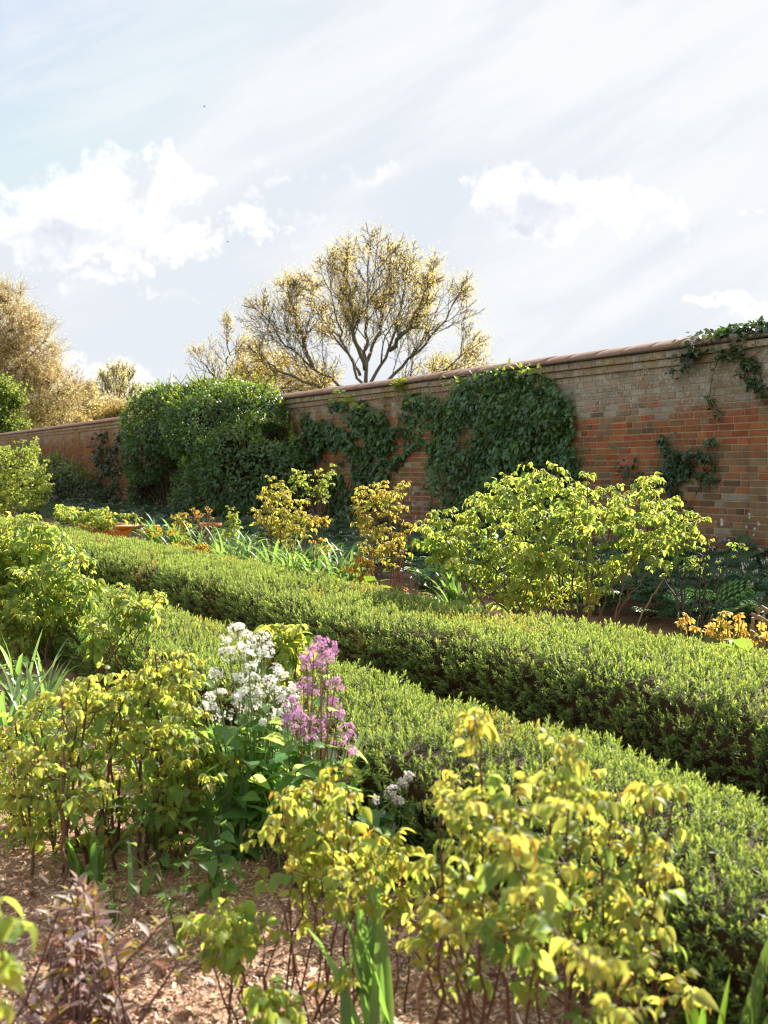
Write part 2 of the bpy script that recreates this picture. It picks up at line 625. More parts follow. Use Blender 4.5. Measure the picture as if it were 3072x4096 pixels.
def brick_mat():
    m, t = mat('old_brick')
    at = t.n('ShaderNodeAttribute', attribute_name='tint').outputs['Color']
    pos = t.n('ShaderNodeNewGeometry').outputs['Position']
    sep = t.n('ShaderNodeSeparateXYZ', {0: pos})
    big = t.noise(pos, 1.1, 5, 0.65)
    mid = t.noise(pos, 9.0, 5, 0.65)
    fin = t.noise(pos, 90.0, 4, 0.7)
    base = t.vm('SCALE', at)
    t.link(t.m('ADD', .10, t.m('ADD', t.m('MULTIPLY', fin, .9), t.m('MULTIPLY', mid, .9))), base.node.inputs[3])
    # lime bloom under the cornice
    zz = t.m('ADD', sep.outputs[2], t.m('MULTIPLY', t.m('SUBTRACT', big, .5), 1.6))
    win = t.m('MULTIPLY', t.smooth(sep.outputs[0], -14.5, -12.5), t.smooth(sep.outputs[0], -7.0, -8.6))
    zz = t.m('ADD', zz, t.m('MULTIPLY', win, .28))
    lime = t.m('MULTIPLY', t.smooth(zz, 2.15, 2.75), t.smooth(t.m('ADD', mid, t.m('MULTIPLY', fin, .35)), .38, .72))
    base = t.vm('MULTIPLY', base, t.mix(t.smooth(sep.outputs[0], -16, -30), (.86, .83, .80), (.62, .52, .46)))  # left end darkened, its shade put into the brick colour
    c = t.mix(t.m('MULTIPLY', lime, .6), base, (.38, .37, .33))
    spk = t.m('MULTIPLY', t.smooth(zz, 2.0, 2.6), t.smooth(t.noise(pos, 26, 6, .8), .52, .60))
    c = t.mix(t.m('MULTIPLY', spk, .8), c, (.60, .58, .53))
    rot = t.smooth(t.noise(pos, 18, 5, .75), .58, .68)
    c = t.mix(t.m('MULTIPLY', rot, .55), c, (.13, .095, .06))
    # yellow-green algae in blotches, heavier to the left end and beneath the coping
    alg = t.m('ADD', t.smooth(t.m('MULTIPLY', sep.outputs[0], -1.0), 12, 24), t.smooth(sep.outputs[2], 2.35, 2.7))
    alg = t.m('MULTIPLY', t.m('ADD', t.m('MULTIPLY', alg, .55), .12), t.smooth(t.noise(pos, 2.6, 5, .7), .42, .68))
    c = t.mix(alg, c, (.31, .20, .045))
    stain = t.smooth(t.noise(pos, 1.7, 6, .72, dist=.6), .50, .72)
    c = t.mix(t.m('MULTIPLY', stain, .62), c, (.17, .115, .065))
    pale = t.smooth(t.noise(pos, 5.5, 6, .75), .56, .74)
    c = t.mix(t.m('MULTIPLY', pale, .30), c, (.44, .36, .26))
    # dark runs below the coping
    run = t.n('ShaderNodeVectorMath', {0: pos, 1: (7.0, 7.0, .55)}, operation='MULTIPLY').outputs[0]
    rn = t.m('MULTIPLY', t.smooth(t.noise(run, 1.0, 4, .65), .54, .70), t.smooth(sep.outputs[2], 1.2, 2.5))
    c = t.mix(t.m('MULTIPLY', rn, .55), c, (.15, .12, .075))
    # dark damp foot of the wall
    ft = t.m('MULTIPLY', t.smooth(t.m('ADD', sep.outputs[2], t.m('MULTIPLY', mid, .5)), 1.1, .2), .45)
    c = t.mix(ft, c, (.12, .10, .07))
    # white lichen spots low down
    vo = t.n('ShaderNodeTexVoronoi', {'Vector': pos, 'Scale': 11.0, 'Randomness': 1.0})
    wob = t.m('ADD', vo.outputs['Distance'], t.m('MULTIPLY', t.m('SUBTRACT', fin, .5), .2))
    sp = t.m('MULTIPLY', t.smooth(wob, .30, .24), t.smooth(t.noise(pos, 2.1, 2, .5), .55, .60))
    sp = t.m('MULTIPLY', sp, t.smooth(sep.outputs[2], 1.15, .85))
    c = t.mix(t.m('MULTIPLY', sp, .85), c, (.62, .62, .58))
    p = t.n('ShaderNodeBsdfPrincipled', {'Base Color': c, 'Roughness': .9, 'Specular IOR Level': .2})
    bp = t.n('ShaderNodeBump', {'Strength': .55, 'Distance': .006, 'Height': t.m('ADD', fin, mid)})
    t.link(bp.outputs[0], p.inputs['Normal'])
    o = t.n('ShaderNodeOutputMaterial')
    t.link(p.outputs[0], o.inputs[0])
    return m


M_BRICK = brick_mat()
BOX = (A_([(0, 1, 0), (1, 1, 0), (1, 1, 1), (0, 1, 1), (.02, 0, .05), (.98, 0, .05), (.98, 0, .95), (.02, 0, .95)], dtype=float),
       A_([(4, 5, 6, 7), (0, 1, 5, 4), (1, 2, 6, 5), (2, 3, 7, 6), (3, 0, 4, 7)]))
PAL = A_([(.37, .115, .055), (.33, .13, .07), (.30, .16, .09), (.23, .15, .09), (.26, .19, .11), (.34, .31, .26), (.38, .145, .06), (.16, .105, .075)])
GA = .0838


def courses(mb, x0, x1, yface, z0, z1, proud=.004, lens=(.252, .252, .252, .125, .125), gap=.011, thick=.03, cols=None, ends=False):
    """rows of single bricks, each with its own length, tone and slight misfit"""
    xsL, wL, zL = [], [], []
    n = int(round((z1 - z0) / GA))
    for r in range(n):
        x = x0 - (0 if ends else rng.uniform(0, .23))
        while x < x1:
            w = lens[rng.integers(len(lens))] * rng.uniform(.97, 1.03)
            w = min(w, x1 - x) if ends else w
            if w > .03:
                xsL.append(x)
                wL.append(w - gap)
                zL.append(z0 + r * GA)
            x += w
    X, W, Z = A_(xsL), A_(wL), A_(zL)
    k = len(X)
    sag = .018 * (vnoise(np.stack([X * .35, Z * 0, Z * 0], 1), 5) - .5)
    dep = rng.uniform(0, proud, k)
    T = np.stack([X, yface - dep, Z + sag + rng.normal(0, .0012, k)], 1)
    sc = np.stack([W, np.full(k, thick), np.full(k, GA - gap) * rng.uniform(.95, 1.03, k)], 1)
    rot = rng.normal(0, .006, k)
    R = np.zeros((k, 3, 3))
    R[:, 0, 0] = 1
    R[:, 1, 1] = 1
    R[:, 2, 2] = 1
    R[:, 0, 2] = -rot
    R[:, 2, 0] = rot
    if cols is None:
        hb = Z + .5 * (vnoise(np.stack([X * .5, Z * 2, Z * 0], 1), 9) - .5)
        red = np.exp(-((hb - 1.72) / .34) ** 2) * .75 + .14 + .2 * (hb < .5)
        grey = np.clip((hb - 1.98) / .4, 0, 1) * np.where((X < -13.8) | (X > -7.6), .4, .95)
        u = rng.random(k)
        v = rng.random(k)
        idx = np.where(v < grey, np.where(u < .55, 5, np.where(u < .8, 4, 2)),
                       np.where(rng.random(k) < red, np.where(u < .45, 0, np.where(u < .75, 6, 1)),
                                np.where(u < .34, 2, np.where(u < .62, 3, np.where(u < .84, 4, np.where(u < .92, 7, 5))))))
        col = cjit(PAL[idx], k, .14, .05)
    else:
        col = cjit(cols[rng.choice(len(cols), k)], k, .16, .05)
    inst(mb, BOX, R, T, sc, col)


def slab(mb, x0, x1, y0, y1, z0, z1, col, seg=1):
    xs = np.linspace(x0, x1, seg + 1)
    V = np.concatenate([[(x, y0, z0), (x, y1, z0), (x, y1, z1), (x, y0, z1)] for x in xs])
    i = np.arange(seg)[:, None] * 4
    j = np.arange(4)[None]
    k = (j + 1) % 4
    F = np.stack([i + j, i + k, i + 4 + k, i + 4 + j], -1).reshape(-1, 4)
    mb.add(V, [F, A_([(3, 2, 1, 0)]), A_([(0, 1, 2, 3)]) + 4 * seg], col)


WX0, WX1 = -78.0, -4.0
MORT = (.46, .37, .24)
ZC = 31 * GA - .04           # top of the plain courses
wall = thing('brick_wall', (-20, WY, 0), 'old red and grey garden wall of weathered brick with rounded coping', 'wall')
mb = MB()
slab(mb, WX0, WX1, WY + .0065, WY + .35, -.1, ZC, MORT)
courses(mb, WX0, WX1, WY, -.04, ZC)
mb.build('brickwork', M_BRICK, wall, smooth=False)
# two stepped courses under the coping
CC = A_([(.36, .27, .16), (.33, .19, .10), (.30, .14, .07), (.46, .42, .33), (.26, .19, .07), (.20, .13, .08)])
mb = MB()
for zz, out in ((ZC, .04), (ZC + .098, .085)):
    slab(mb, WX0, WX1, WY - out + .006, WY + .34, zz + .003, zz + .094, MORT)
    courses(mb, WX0, WX1, WY - out, zz + .006, zz + .006 + GA, proud=.003, lens=(.232, .232, .22), gap=.008, cols=CC)
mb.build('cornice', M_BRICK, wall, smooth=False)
ZT = ZC + .196
# thin dark drip slates under the coping
mb = MB()
x = WX0
while x < WX1:
    w = rng.uniform(.35, .6)
    o_ = rng.uniform(.112, .14)
    slab(mb, x, x + w - .004, WY - o_, WY + .36, ZT + .001, ZT + .012, cjit(A_((.05, .045, .042)), 1)[0])
    x += w
mb.build('drip_course', plainmat('slate', None, .8, .3, 30, .3), wall, smooth=False)


def coping_mat():
    m, t = mat('coping')
    pos = t.n('ShaderNodeNewGeometry').outputs['Position']
    a = t.noise(pos, 3.5, 6, .7)
    b = t.noise(pos, 40, 5, .7)
    col = t.mix(a, (.20, .115, .085), (.30, .19, .145))
    col = t.mix(t.smooth(b, .55, .75), col, (.40, .34, .28))
    col = t.mix(t.smooth(t.noise(pos, 14, 4, .7), .58, .72), col, (.10, .07, .055))
    p = t.n('ShaderNodeBsdfPrincipled', {'Base Color': col, 'Roughness': .85, 'Specular IOR Level': .3})
    bp = t.n('ShaderNodeBump', {'Strength': .8, 'Distance': .012, 'Height': t.m('ADD', a, b)})
    t.link(bp.outputs[0], p.inputs['Normal'])
    o = t.n('ShaderNodeOutputMaterial')
    t.link(p.outputs[0], o.inputs[0])
    return m


prof = A_([(-.105, .012), (-.125, .022), (-.122, .042), (-.085, .072), (-.02, .108), (.07, .138), (.15, .16), (.24, .158), (.33, .12), (.40, .06), (.42, .014)])
mb = MB()
x = WX0
while x < WX1:
    w = rng.uniform(.42, .62)
    xs = np.linspace(x + .004, x + w - .004, 5)
    dz, dy = rng.normal(0, .004), rng.normal(0, .005)
    V = []
    for i, xx in enumerate(xs):
        e = .012 if i in (0, len(xs) - 1) else 0
        nz = vnoise(np.stack([np.full(len(prof), xx * 4), prof[:, 0] * 9, prof[:, 1] * 9], 1), 4) - .5
        Y = WY + prof[:, 0] * (1 - e) + dy + .012 * nz
        Z = ZT + prof[:, 1] * (1 - e * 3) + dz * (prof[:, 1] > .02) + .016 * nz * (prof[:, 1] > .03)
        V.append(np.stack([np.full(len(prof), xx), Y, Z], 1))
    V = np.concatenate(V)
    npf = len(prof)
    i = np.arange(4)[:, None] * npf
    j = np.arange(npf - 1)[None]
    F = np.stack([i + j, i + npf + j, i + npf + j + 1, i + j + 1], -1).reshape(-1, 4)
    mb.add(V, [F, np.arange(npf)[None], (np.arange(npf) + 4 * npf)[None, ::-1]])
    x += w
slab(mb, WX0, WX1, WY - .02, WY + .38, ZT + .0125, ZT + .055, (1, 1, 1))
mb.build('coping', coping_mat(), wall)
# flat piers that stand a little proud of the wall
for t0 in (7.42, 14.5, 21.6, 28.7, 35.8, 42.9, 50.0):
    mb = MB()
    slab(mb, -t0 - .546, -t0 - .004, WY - .044, WY + .003, -.1, ZC + .196, MORT)
    courses(mb, -t0 - .55, -t0, WY - .05, -.04, ZC + .196, ends=True)
    courses(mb, -t0 - .56, -t0 + .01, WY - .115, ZC + .098, ZC + .098 + GA, ends=True, cols=CC, thick=.06)
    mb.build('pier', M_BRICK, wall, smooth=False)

# ================================================================== HEDGES
def hedge(name, label, yc, hw, hh, x0, x1, seed, brown=.4, dens=2500):
    o = thing(name, ((x0 + x1) / 2, yc, 0), label, 'hedge', 'clipped low hedges')
    r = min(.16, hh * .5)
    # cross-section, front foot -> top -> back foot
    pts = [(-hw + .05, .02), (-hw + .015, hh * .3), (-hw, hh - r)]
    for a in np.linspace(math.pi, math.pi / 2, 5)[1:]:
        pts.append((-hw + r + r * math.cos(a), hh - r + r * math.sin(a)))
    pts += [(0, hh + .012)]
    for a in np.linspace(math.pi / 2, 0, 5):
        pts.append((hw - r + r * math.cos(a), hh - r + r * math.sin(a)))
    pts += [(hw, hh * .3), (hw - .04, .02)]
    pts = A_(pts)
    seg = np.linalg.norm(np.diff(pts, axis=0), axis=1)
    L = np.concatenate([[0], np.cumsum(seg)])
    per = L[-1]

    def shape(x, s):
        y = np.interp(s, L, pts[:, 0])
        z = np.interp(s, L, pts[:, 1])
        if hw > .4:      # the far hedge sags a little in the middle of the view
            z = z * (1 - .14 * np.exp(-((x + 5.7) / 1.1) ** 2))
        y2 = np.interp(s + .03, L, pts[:, 0]) - np.interp(s - .03, L, pts[:, 0])
        z2 = np.interp(s + .03, L, pts[:, 1]) - np.interp(s - .03, L, pts[:, 1])
        nn = nrm(np.stack([0 * x, -z2, y2], 1))
        nn[:, :] = nn
        p = np.stack([x, y, z], 1)
        q = np.stack([x, y + 3.0 * seed, z], 1)
        b = (fbm(q * 2.0, seed) - .5) * .11 + (fbm(q * 7.0, seed + 3) - .5) * .075
        b = b * np.clip(z / .12, .25, 1)
        p = p + nn * b[:, None]
        p[:, 1] += yc
        return p, nn, b

    # dark woody core, added to block light inside the hedge
    mb = MB()
    xs = np.arange(x0, x1, .05)
    ss = np.linspace(0, per, 26)
    X, Sg = np.meshgrid(xs, ss)
    p, nn, b = shape(X.ravel(), Sg.ravel())
    p = p - nn * .055
    p[:, 2] = np.maximum(p[:, 2], -.03)
    nx = len(xs)
    i = (np.arange(len(ss) - 1)[:, None] * nx + np.arange(nx - 1)[None]).ravel()
    mb.add(p, np.stack([i, i + 1, i + nx + 1, i + nx], 1), cjit(A_((.05, .030, .013)), len(p), .3))
    # twigs that show in the gaps
    nt = int((x1 - x0) * 420)
    xx = x0 + (x1 - x0) * rng.random(nt) ** 1.0
    sv = rng.uniform(.02, per * .75, nt)
    p, nn, b = shape(xx, sv)
    D = nrm(nn * .5 + A_([0, 0, .8]) + jit(nt, .35))
    tw = (A_([(-.5, 0, 0), (.5, 0, 0), (.3, 1, 0), (-.3, 1, 0)], dtype=float), A_([(0, 1, 2, 3)]))
    inst(mb, tw, frames(D, nn + jit(nt, .3)), p - nn * .06, np.stack([np.full(nt, .0028), rng.uniform(.05, .10, nt), np.full(nt, 1)], 1),
         cjit(A_((.11, .062, .035)), nt, .3))
    mb.build('branches', M_BARK, o)
    # leafy shoots
    XS = []
    cell = .25
    for xa in np.arange(x0, x1, cell):
        z = max(1.2, depth((xa, yc, .3)))
        n = rng.poisson(dens * cell * per * min(1.0, (2.6 / z) ** .85))
        XS.append(xa + cell * rng.random(n))
    x = np.concatenate(XS)
    s = rng.uniform(0, per, len(x))
    # thin the side no one can see, keep some so that the hedge is closed
    keep = (s < per * .80) | (rng.random(len(x)) < .4)
    x, s = x[keep], s[keep]
    p, nn, b = shape(x, s)
    bare = fbm(np.stack([x * 2.6, s * 2.6, 0 * x + seed], 1), seed + 40)
    side = np.clip(1 - p[:, 2] / (hh * .8), 0, 1)
    keep = (bare < (.73 if hw < .45 else .80) + .05 * rng.random(len(x))) & (rng.random(len(x)) > (.34 if hw < .45 else .14) * side)
    x, s, p, nn, b, bare = (v[keep] for v in (x, s, p, nn, b, bare))
    n = len(x)
    zd = np.maximum(1.2, (p - O_) @ FWP)
    grow = np.maximum(1, (zd / 2.6) ** .42)
    size = rng.uniform(.55, 1.3, n) * grow
    D = nrm(nn * .75 + A_([0, 0, .58]) + jit(n, .36))
    p = p + nn * (rng.normal(0, .012, n) + rng.exponential(.006, n))[:, None] - D * (.03 * size)[:, None]
    # leaves of a shoot: 13 in whorls round the axis
    R = frames(D, nrm(jit(n)))
    dry = np.clip((bare - .59) * 9, 0, 1) * (rng.random(n) < .45) * brown
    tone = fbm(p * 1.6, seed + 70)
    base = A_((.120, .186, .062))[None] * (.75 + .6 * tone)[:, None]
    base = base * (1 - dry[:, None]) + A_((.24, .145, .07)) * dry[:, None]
    mb = MB()
    nl = 13
    for k in range(nl):
        u = k / (nl - 1)
        az = k * 2.399 + rng.uniform(0, .6, n)
        lift = math.radians(28 + 50 * u) + rng.normal(0, .14, n)
        ld = np.stack([np.cos(az) * np.cos(lift), np.sin(lift), np.sin(az) * np.cos(lift)], 1)
        ln = np.stack([-np.cos(az) * np.sin(lift), np.cos(lift), -np.sin(az) * np.sin(lift)], 1)
        Dw = np.einsum('nij,nj->ni', R, ld)
        Nw = np.einsum('nij,nj->ni', R, ln)
        T = p + D * ((.004 + .034 * u) * size)[:, None]
        sc = (.0208 * (1 - .30 * u)) * size * rng.uniform(.8, 1.2, n)
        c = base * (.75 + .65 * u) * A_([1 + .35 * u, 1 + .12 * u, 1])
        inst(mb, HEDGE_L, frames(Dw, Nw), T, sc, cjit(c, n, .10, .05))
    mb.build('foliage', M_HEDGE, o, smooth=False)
    return o


hedge('hedge', 'low clipped green hedge nearest the camera, behind the white and purple flowers', 2.06, .37, .36, -13.5, -.35, 1)
hedge('hedge', 'low clipped green hedge along the wall bed, in front of the large rose bush', 3.62, .50, .385, -27.0, -1.3, 2)

# ================================================================== TREES
def colonize(nodes, par, Apts, di, dk, step, iters, up=.06):
    nodes = [A_(v, dtype=float) for v in nodes]
    par = list(par)
    Apts = A_(Apts)
    nd = A_(nodes)
    d = np.linalg.norm(Apts[:, None] - nd[None], axis=2)
    near = d.argmin(1)
    dist = d.min(1)
    alive = np.ones(len(Apts), bool)
    lastdir = {}
    for it in range(iters):
        act = alive & (dist < di)
        if not act.any():
            break
        nodesA = A_(nodes)
        dirs = nrm(Apts[act] - nodesA[near[act]])
        acc = np.zeros((len(nodes), 3))
        np.add.at(acc, near[act], dirs)
        idx = np.unique(near[act])
        new = []
        for i in idx:
            v = acc[i]
            L = np.linalg.norm(v)
            if L < 1e-6:
                continue
            v = v / L + A_([0, 0, up]) + rng.normal(0, .08, 3)
            v /= np.linalg.norm(v)
            key = i
            if key in lastdir and np.dot(lastdir[key], v) > .985:
                alive[(near == i) & (dist < di)] &= rng.random(((near == i) & (dist < di)).sum()) > .5
                continue
            lastdir[key] = v
            new.append((i, nodes[i] + v * step))
        if not new:
            continue
        b0 = len(nodes)
        for i, q in new:
            nodes.append(q)
            par.append(i)
        Q = A_([q for _, q in new])
        d = np.linalg.norm(Apts[:, None] - Q[None], axis=2)
        m = d.min(1)
        better = m < dist
        near[better] = b0 + d.argmin(1)[better]
        dist[better] = m[better]
        alive &= dist > dk
    return A_(nodes), par


def limb_nodes(lines, step):
    """lines of 3-D points -> connected nodes; each line after the first starts at its nearest existing node"""
    nodes, par = [], []
    for ln in lines:
        ln = A_(ln, dtype=float)
        pts = []
        for a, b in zip(ln[:-1], ln[1:]):
            k = max(1, int(np.linalg.norm(b - a) / step))
            for i in range(k):
                pts.append(a + (b - a) * i / k)
        pts.append(ln[-1])
        if nodes:
            prev = int(np.linalg.norm(A_(nodes) - pts[0], axis=1).argmin())
        else:
            nodes.append(pts[0])
            par.append(-1)
            prev = 0
        wob = rng.normal(0, step * .10, 3)
        for q in pts[1:]:
            wob = wob * .7 + rng.normal(0, step * .10, 3)
            nodes.append(q + wob)
            par.append(prev)
            prev = len(nodes) - 1
    return nodes, par


def tree_mesh(nodes, par, tip, ex, sides=6):
    n = len(nodes)
    r = np.zeros(n)
    cnt = np.zeros(n)
    for i in range(n - 1, -1, -1):
        if cnt[i] == 0:
            r[i] = tip ** ex
        if par[i] >= 0:
            r[par[i]] += r[i]
            cnt[par[i]] += 1
    r = r ** (1 / ex)
    return r, cnt


def edges_to_mesh(mb, nodes, par, r, sel, col, sides):
    i = A_([k for k in sel if par[k] >= 0])
    if len(i) == 0:
        return
    p = A_(par)[i]
    a, b = nodes[p], nodes[i]
    D = nrm(b - a)
    a = a - D * r[i][:, None] * .3
    ref = np.where(np.abs(D[:, 2:3]) < .9, A_([[0, 0, 1.0]]), A_([[1.0, 0, 0]]))
    X = nrm(np.cross(D, ref))
    Y = np.cross(D, X)
    th = np.linspace(0, 2 * math.pi, sides, endpoint=False)
    ra = np.minimum(r[p], r[i] * 1.35)
    ring = X[:, None] * np.cos(th)[None, :, None] + Y[:, None] * np.sin(th)[None, :, None]
    V = np.concatenate([a[:, None] + ring * ra[:, None, None], b[:, None] + ring * r[i][:, None, None]], 1)
    off = np.arange(len(i))[:, None, None] * 2 * sides
    j = np.arange(sides)
    k = (j + 1) % sides
    F = np.stack([j, k, sides + k, sides + j], -1)[None] + off
    mb.add(V.reshape(-1, 3), F.reshape(-1, 4), cjit(col, len(i), .15).repeat(2 * sides, 0))


def ellip(Z, px, py, rx, ry, n, rzf=.8, shell=0.0, zoff=0.0):
    """points in an ellipsoid given where it stands in the view at a distance Z"""
    c = P(px, py, Z) + FW * zoff
    u = nrm(rng.normal(0, 1, (n, 3))) * (shell + (1 - shell) * rng.random((n, 1)) ** .45)
    s = Z / FPX
    return c + u[:, :1] * RT * rx * s + u[:, 2:] * A_([0, 0, 1.0]) * ry * s + u[:, 1:2] * FW * rx * s * rzf


def tree(name, label, Z, lines, ells, step, di, dk, tip, leafn, leafs, leafc, barkc, ex=2.35, group=None, spread=.25, zc=None, twig=1.0, leafmatr=None, sides=6, minr=0.0, droop=0.0, cat='tree'):
    L3 = [[P(q[0], q[1], Z + (q[2] if len(q) > 2 else 0)) for q in ln] for ln in lines]
    g0 = L3[0][0].copy()
    g0[2] = -.1
    base = thing(name, g0, label, cat, group)
    L3[0] = [g0] + L3[0]
    nodes, par = limb_nodes(L3, step)
    A0 = np.concatenate([ellip(Z, *e) for e in ells])
    nodes, par = colonize(nodes, par, A0, di, dk, step, 90)
    r, cnt = tree_mesh(nodes, par, tip, ex)
    thick = tip * 3.0
    big = [i for i in range(len(nodes)) if r[i] >= thick]
    fine = [i for i in range(len(nodes)) if r[i] < thick]
    mb = MB()
    edges_to_mesh(mb, nodes, par, r, big, A_(barkc), 8)
    mb.build('trunk', M_BARK, base)
    mb = MB()
    edges_to_mesh(mb, nodes, par, np.maximum(r, minr), fine, A_(barkc) * 1.25, 3)
    # spray twigs and leaves about the fine ends
    fi = A_(fine)
    si = fi[rng.integers(0, len(fi), int(leafn * .35))]
    src = nodes[si]
    D = nrm(nrm(src - nodes[np.maximum(A_(par)[si], 0)]) * .9 + jit(len(src), .40) + A_([0, 0, .45]))
    ln = rng.uniform(.4, 1.2, len(src)) * spread * 2.2 * twig
    tw = (A_([(-.5, 0, 0), (.5, 0, 0), (.3, 1, 0), (-.3, 1, 0)], dtype=float), A_([(0, 1, 2, 3)]))
    inst(mb, tw, frames(D, nrm(jit(len(src)))), src, np.stack([np.full(len(src), tip * 1.4), ln, np.full(len(src), 1)], 1), A_(barkc) * 1.1)
    k = rng.integers(0, len(src), leafn)
    T = src[k] + D[k] * (ln[k] * rng.uniform(.1, 1.1, leafn))[:, None] + jit(leafn, spread * .28)
    lc = A_(leafc)
    if lc.ndim == 1:
        lc = lc[None]
    cc = lc[rng.choice(len(lc), leafn)] * (.7 + .6 * fbm(T * .55, 8))[:, None]
    LD = nrm(jit(leafn) + A_([0, 0, -droop]))
    inst(mb, LEAF_Q, frames(LD, nrm(jit(leafn))), T, rng.uniform(.7, 1.35, leafn) * leafs, cjit(cc, leafn, .15, .06))
    mb.build('crown', leafmatr or M_TREE, base, smooth=False)
    return base


def growtree(name, label, Z, trunk, limbs, ells, barkc, leafc, leafn, leafs, seglen, tr=.3, lr=.17, levels=3, kids=(9, 7, 5), lens=(.42, .38, .34), ang=.62, up=.22, cat='tree', minr=.011, cl=.16):
    """a branching tree: limbs given as polylines in the view, finer branches grown off them inside the crown"""
    L0 = [P(q[0], q[1], Z) for q in trunk]
    g0 = L0[0].copy()
    g0[2] = -.1
    base = thing(name, g0, label, cat)
    s = Z / FPX
    E = [(P(px, py, Z), A_([rx * s, ry * s])) for (px, py, rx, ry) in ells]

    def inside(p):
        for c0, r in E:
            dx = np.dot(p - c0, RT) / r[0]
            dz = (p[2] - c0[2]) / r[1]
            dy = np.dot(p - c0, FW) / (r[0] * .8)
            if dx * dx + dy * dy + dz * dz < 1.05:
                return True
        return False
    big, fine = MB(), MB()
    ends = []
    tl = A_([g0] + L0)
    tube(big, tl, np.linspace(tr * 1.25, tr * .75, len(tl)), barkc, 9)

    def grow(p, d, L, r, lev):
        n = max(3, int(L / seglen))
        pts = [p]
        d = nrm(d)
        for k in range(n):
            d = nrm(d + A_([0, 0, up * .35]) + rng.normal(0, .13, 3))
            q = pts[-1] + d * L / n
            pts.append(q)
            if not inside(q):
                if len(pts) < 3:
                    pts.append(q + d * L / n * .3)
                break
        pts = A_(pts)
        rr = np.linspace(r, max(r * .45, .008), len(pts))
        tube(big if r > .035 else fine, pts, np.maximum(rr, minr if r < .035 else 0), cjit(A_(barkc), 1, .12)[0], 6 if r > .035 else 3, cap=False)
        if lev >= levels:
            ends.append((pts[-1], nrm(pts[-1] - pts[-2])))
            ends.append((pts[len(pts) // 2], nrm(pts[-1] - pts[-2])))
            return
        spawn(pts, rr, L, lev)

    def spawn(pts, rr, L, lev):
        seg = np.linalg.norm(np.diff(pts, axis=0), axis=1)
        Ls = np.concatenate([[0], np.cumsum(seg)])
        m = kids[lev]
        tot = Ls[-1]
        for k in range(m):
            u = .22 + .78 * (k + rng.uniform(.1, .9)) / m
            p = A_([np.interp(u * tot, Ls, pts[:, i]) for i in range(3)])
            r = np.interp(u * tot, Ls, rr)
            t_ = nrm(A_([np.interp(min(1, u + .08) * tot, Ls, pts[:, i]) for i in range(3)]) - A_([np.interp(max(0, u - .08) * tot, Ls, pts[:, i]) for i in range(3)]))
            side = nrm(np.cross(t_, rng.normal(0, 1, 3)))
            a_ = ang * rng.uniform(.6, 1.35)
            d = t_ * math.cos(a_) + side * math.sin(a_) + A_([0, 0, up])
            grow(p, d, L * lens[lev] * rng.uniform(.6, 1.3) * (1.15 - .5 * u), max(r * rng.uniform(.42, .62), .009), lev + 1)
        grow(pts[-1], pts[-1] - pts[-2], L * lens[lev] * .8, rr[-1], lev + 1)
    for lb in limbs:
        l3 = A_([P(q[0], q[1], Z + (q[2] if len(q) > 2 else 0)) for q in lb])
        # smooth the limb
        tt = np.linspace(0, len(l3) - 1, 14)
        sm = np.stack([np.interp(tt, range(len(l3)), l3[:, i]) for i in range(3)], 1)
        for _ in range(2):
            sm[1:-1] = (sm[:-2] + 2 * sm[1:-1] + sm[2:]) / 4
        sm[1:-1] += rng.normal(0, .05, (12, 3))
        L = np.linalg.norm(np.diff(sm, axis=0), axis=1).sum()
        rr = np.linspace(lr, lr * .28, 14) * rng.uniform(.8, 1.15)
        tube(big, sm, rr, barkc, 8)
        spawn(sm, rr, L, 0)
    big.build('trunk', M_BARK, base)
    eP = A_([e[0] for e in ends])
    eD = A_([e[1] for e in ends])
    k = rng.integers(0, len(ends), leafn)
    T = eP[k] + eD[k] * rng.uniform(-.25, .15, (leafn, 1)) + jit(leafn, cl)
    lc = A_(leafc)
    cc = lc[rng.choice(len(lc), leafn)] * (.75 + .5 * fbm(T * .55, 8))[:, None]
    inst(fine, LEAF_Q, frames(nrm(jit(leafn)), nrm(jit(leafn))), T, rng.uniform(.6, 1.4, leafn) * leafs, cjit(cc, leafn, .10, .05), mi=1)
    fine.build('crown', [M_BARK, M_TREE], base, smooth=False)
    return base


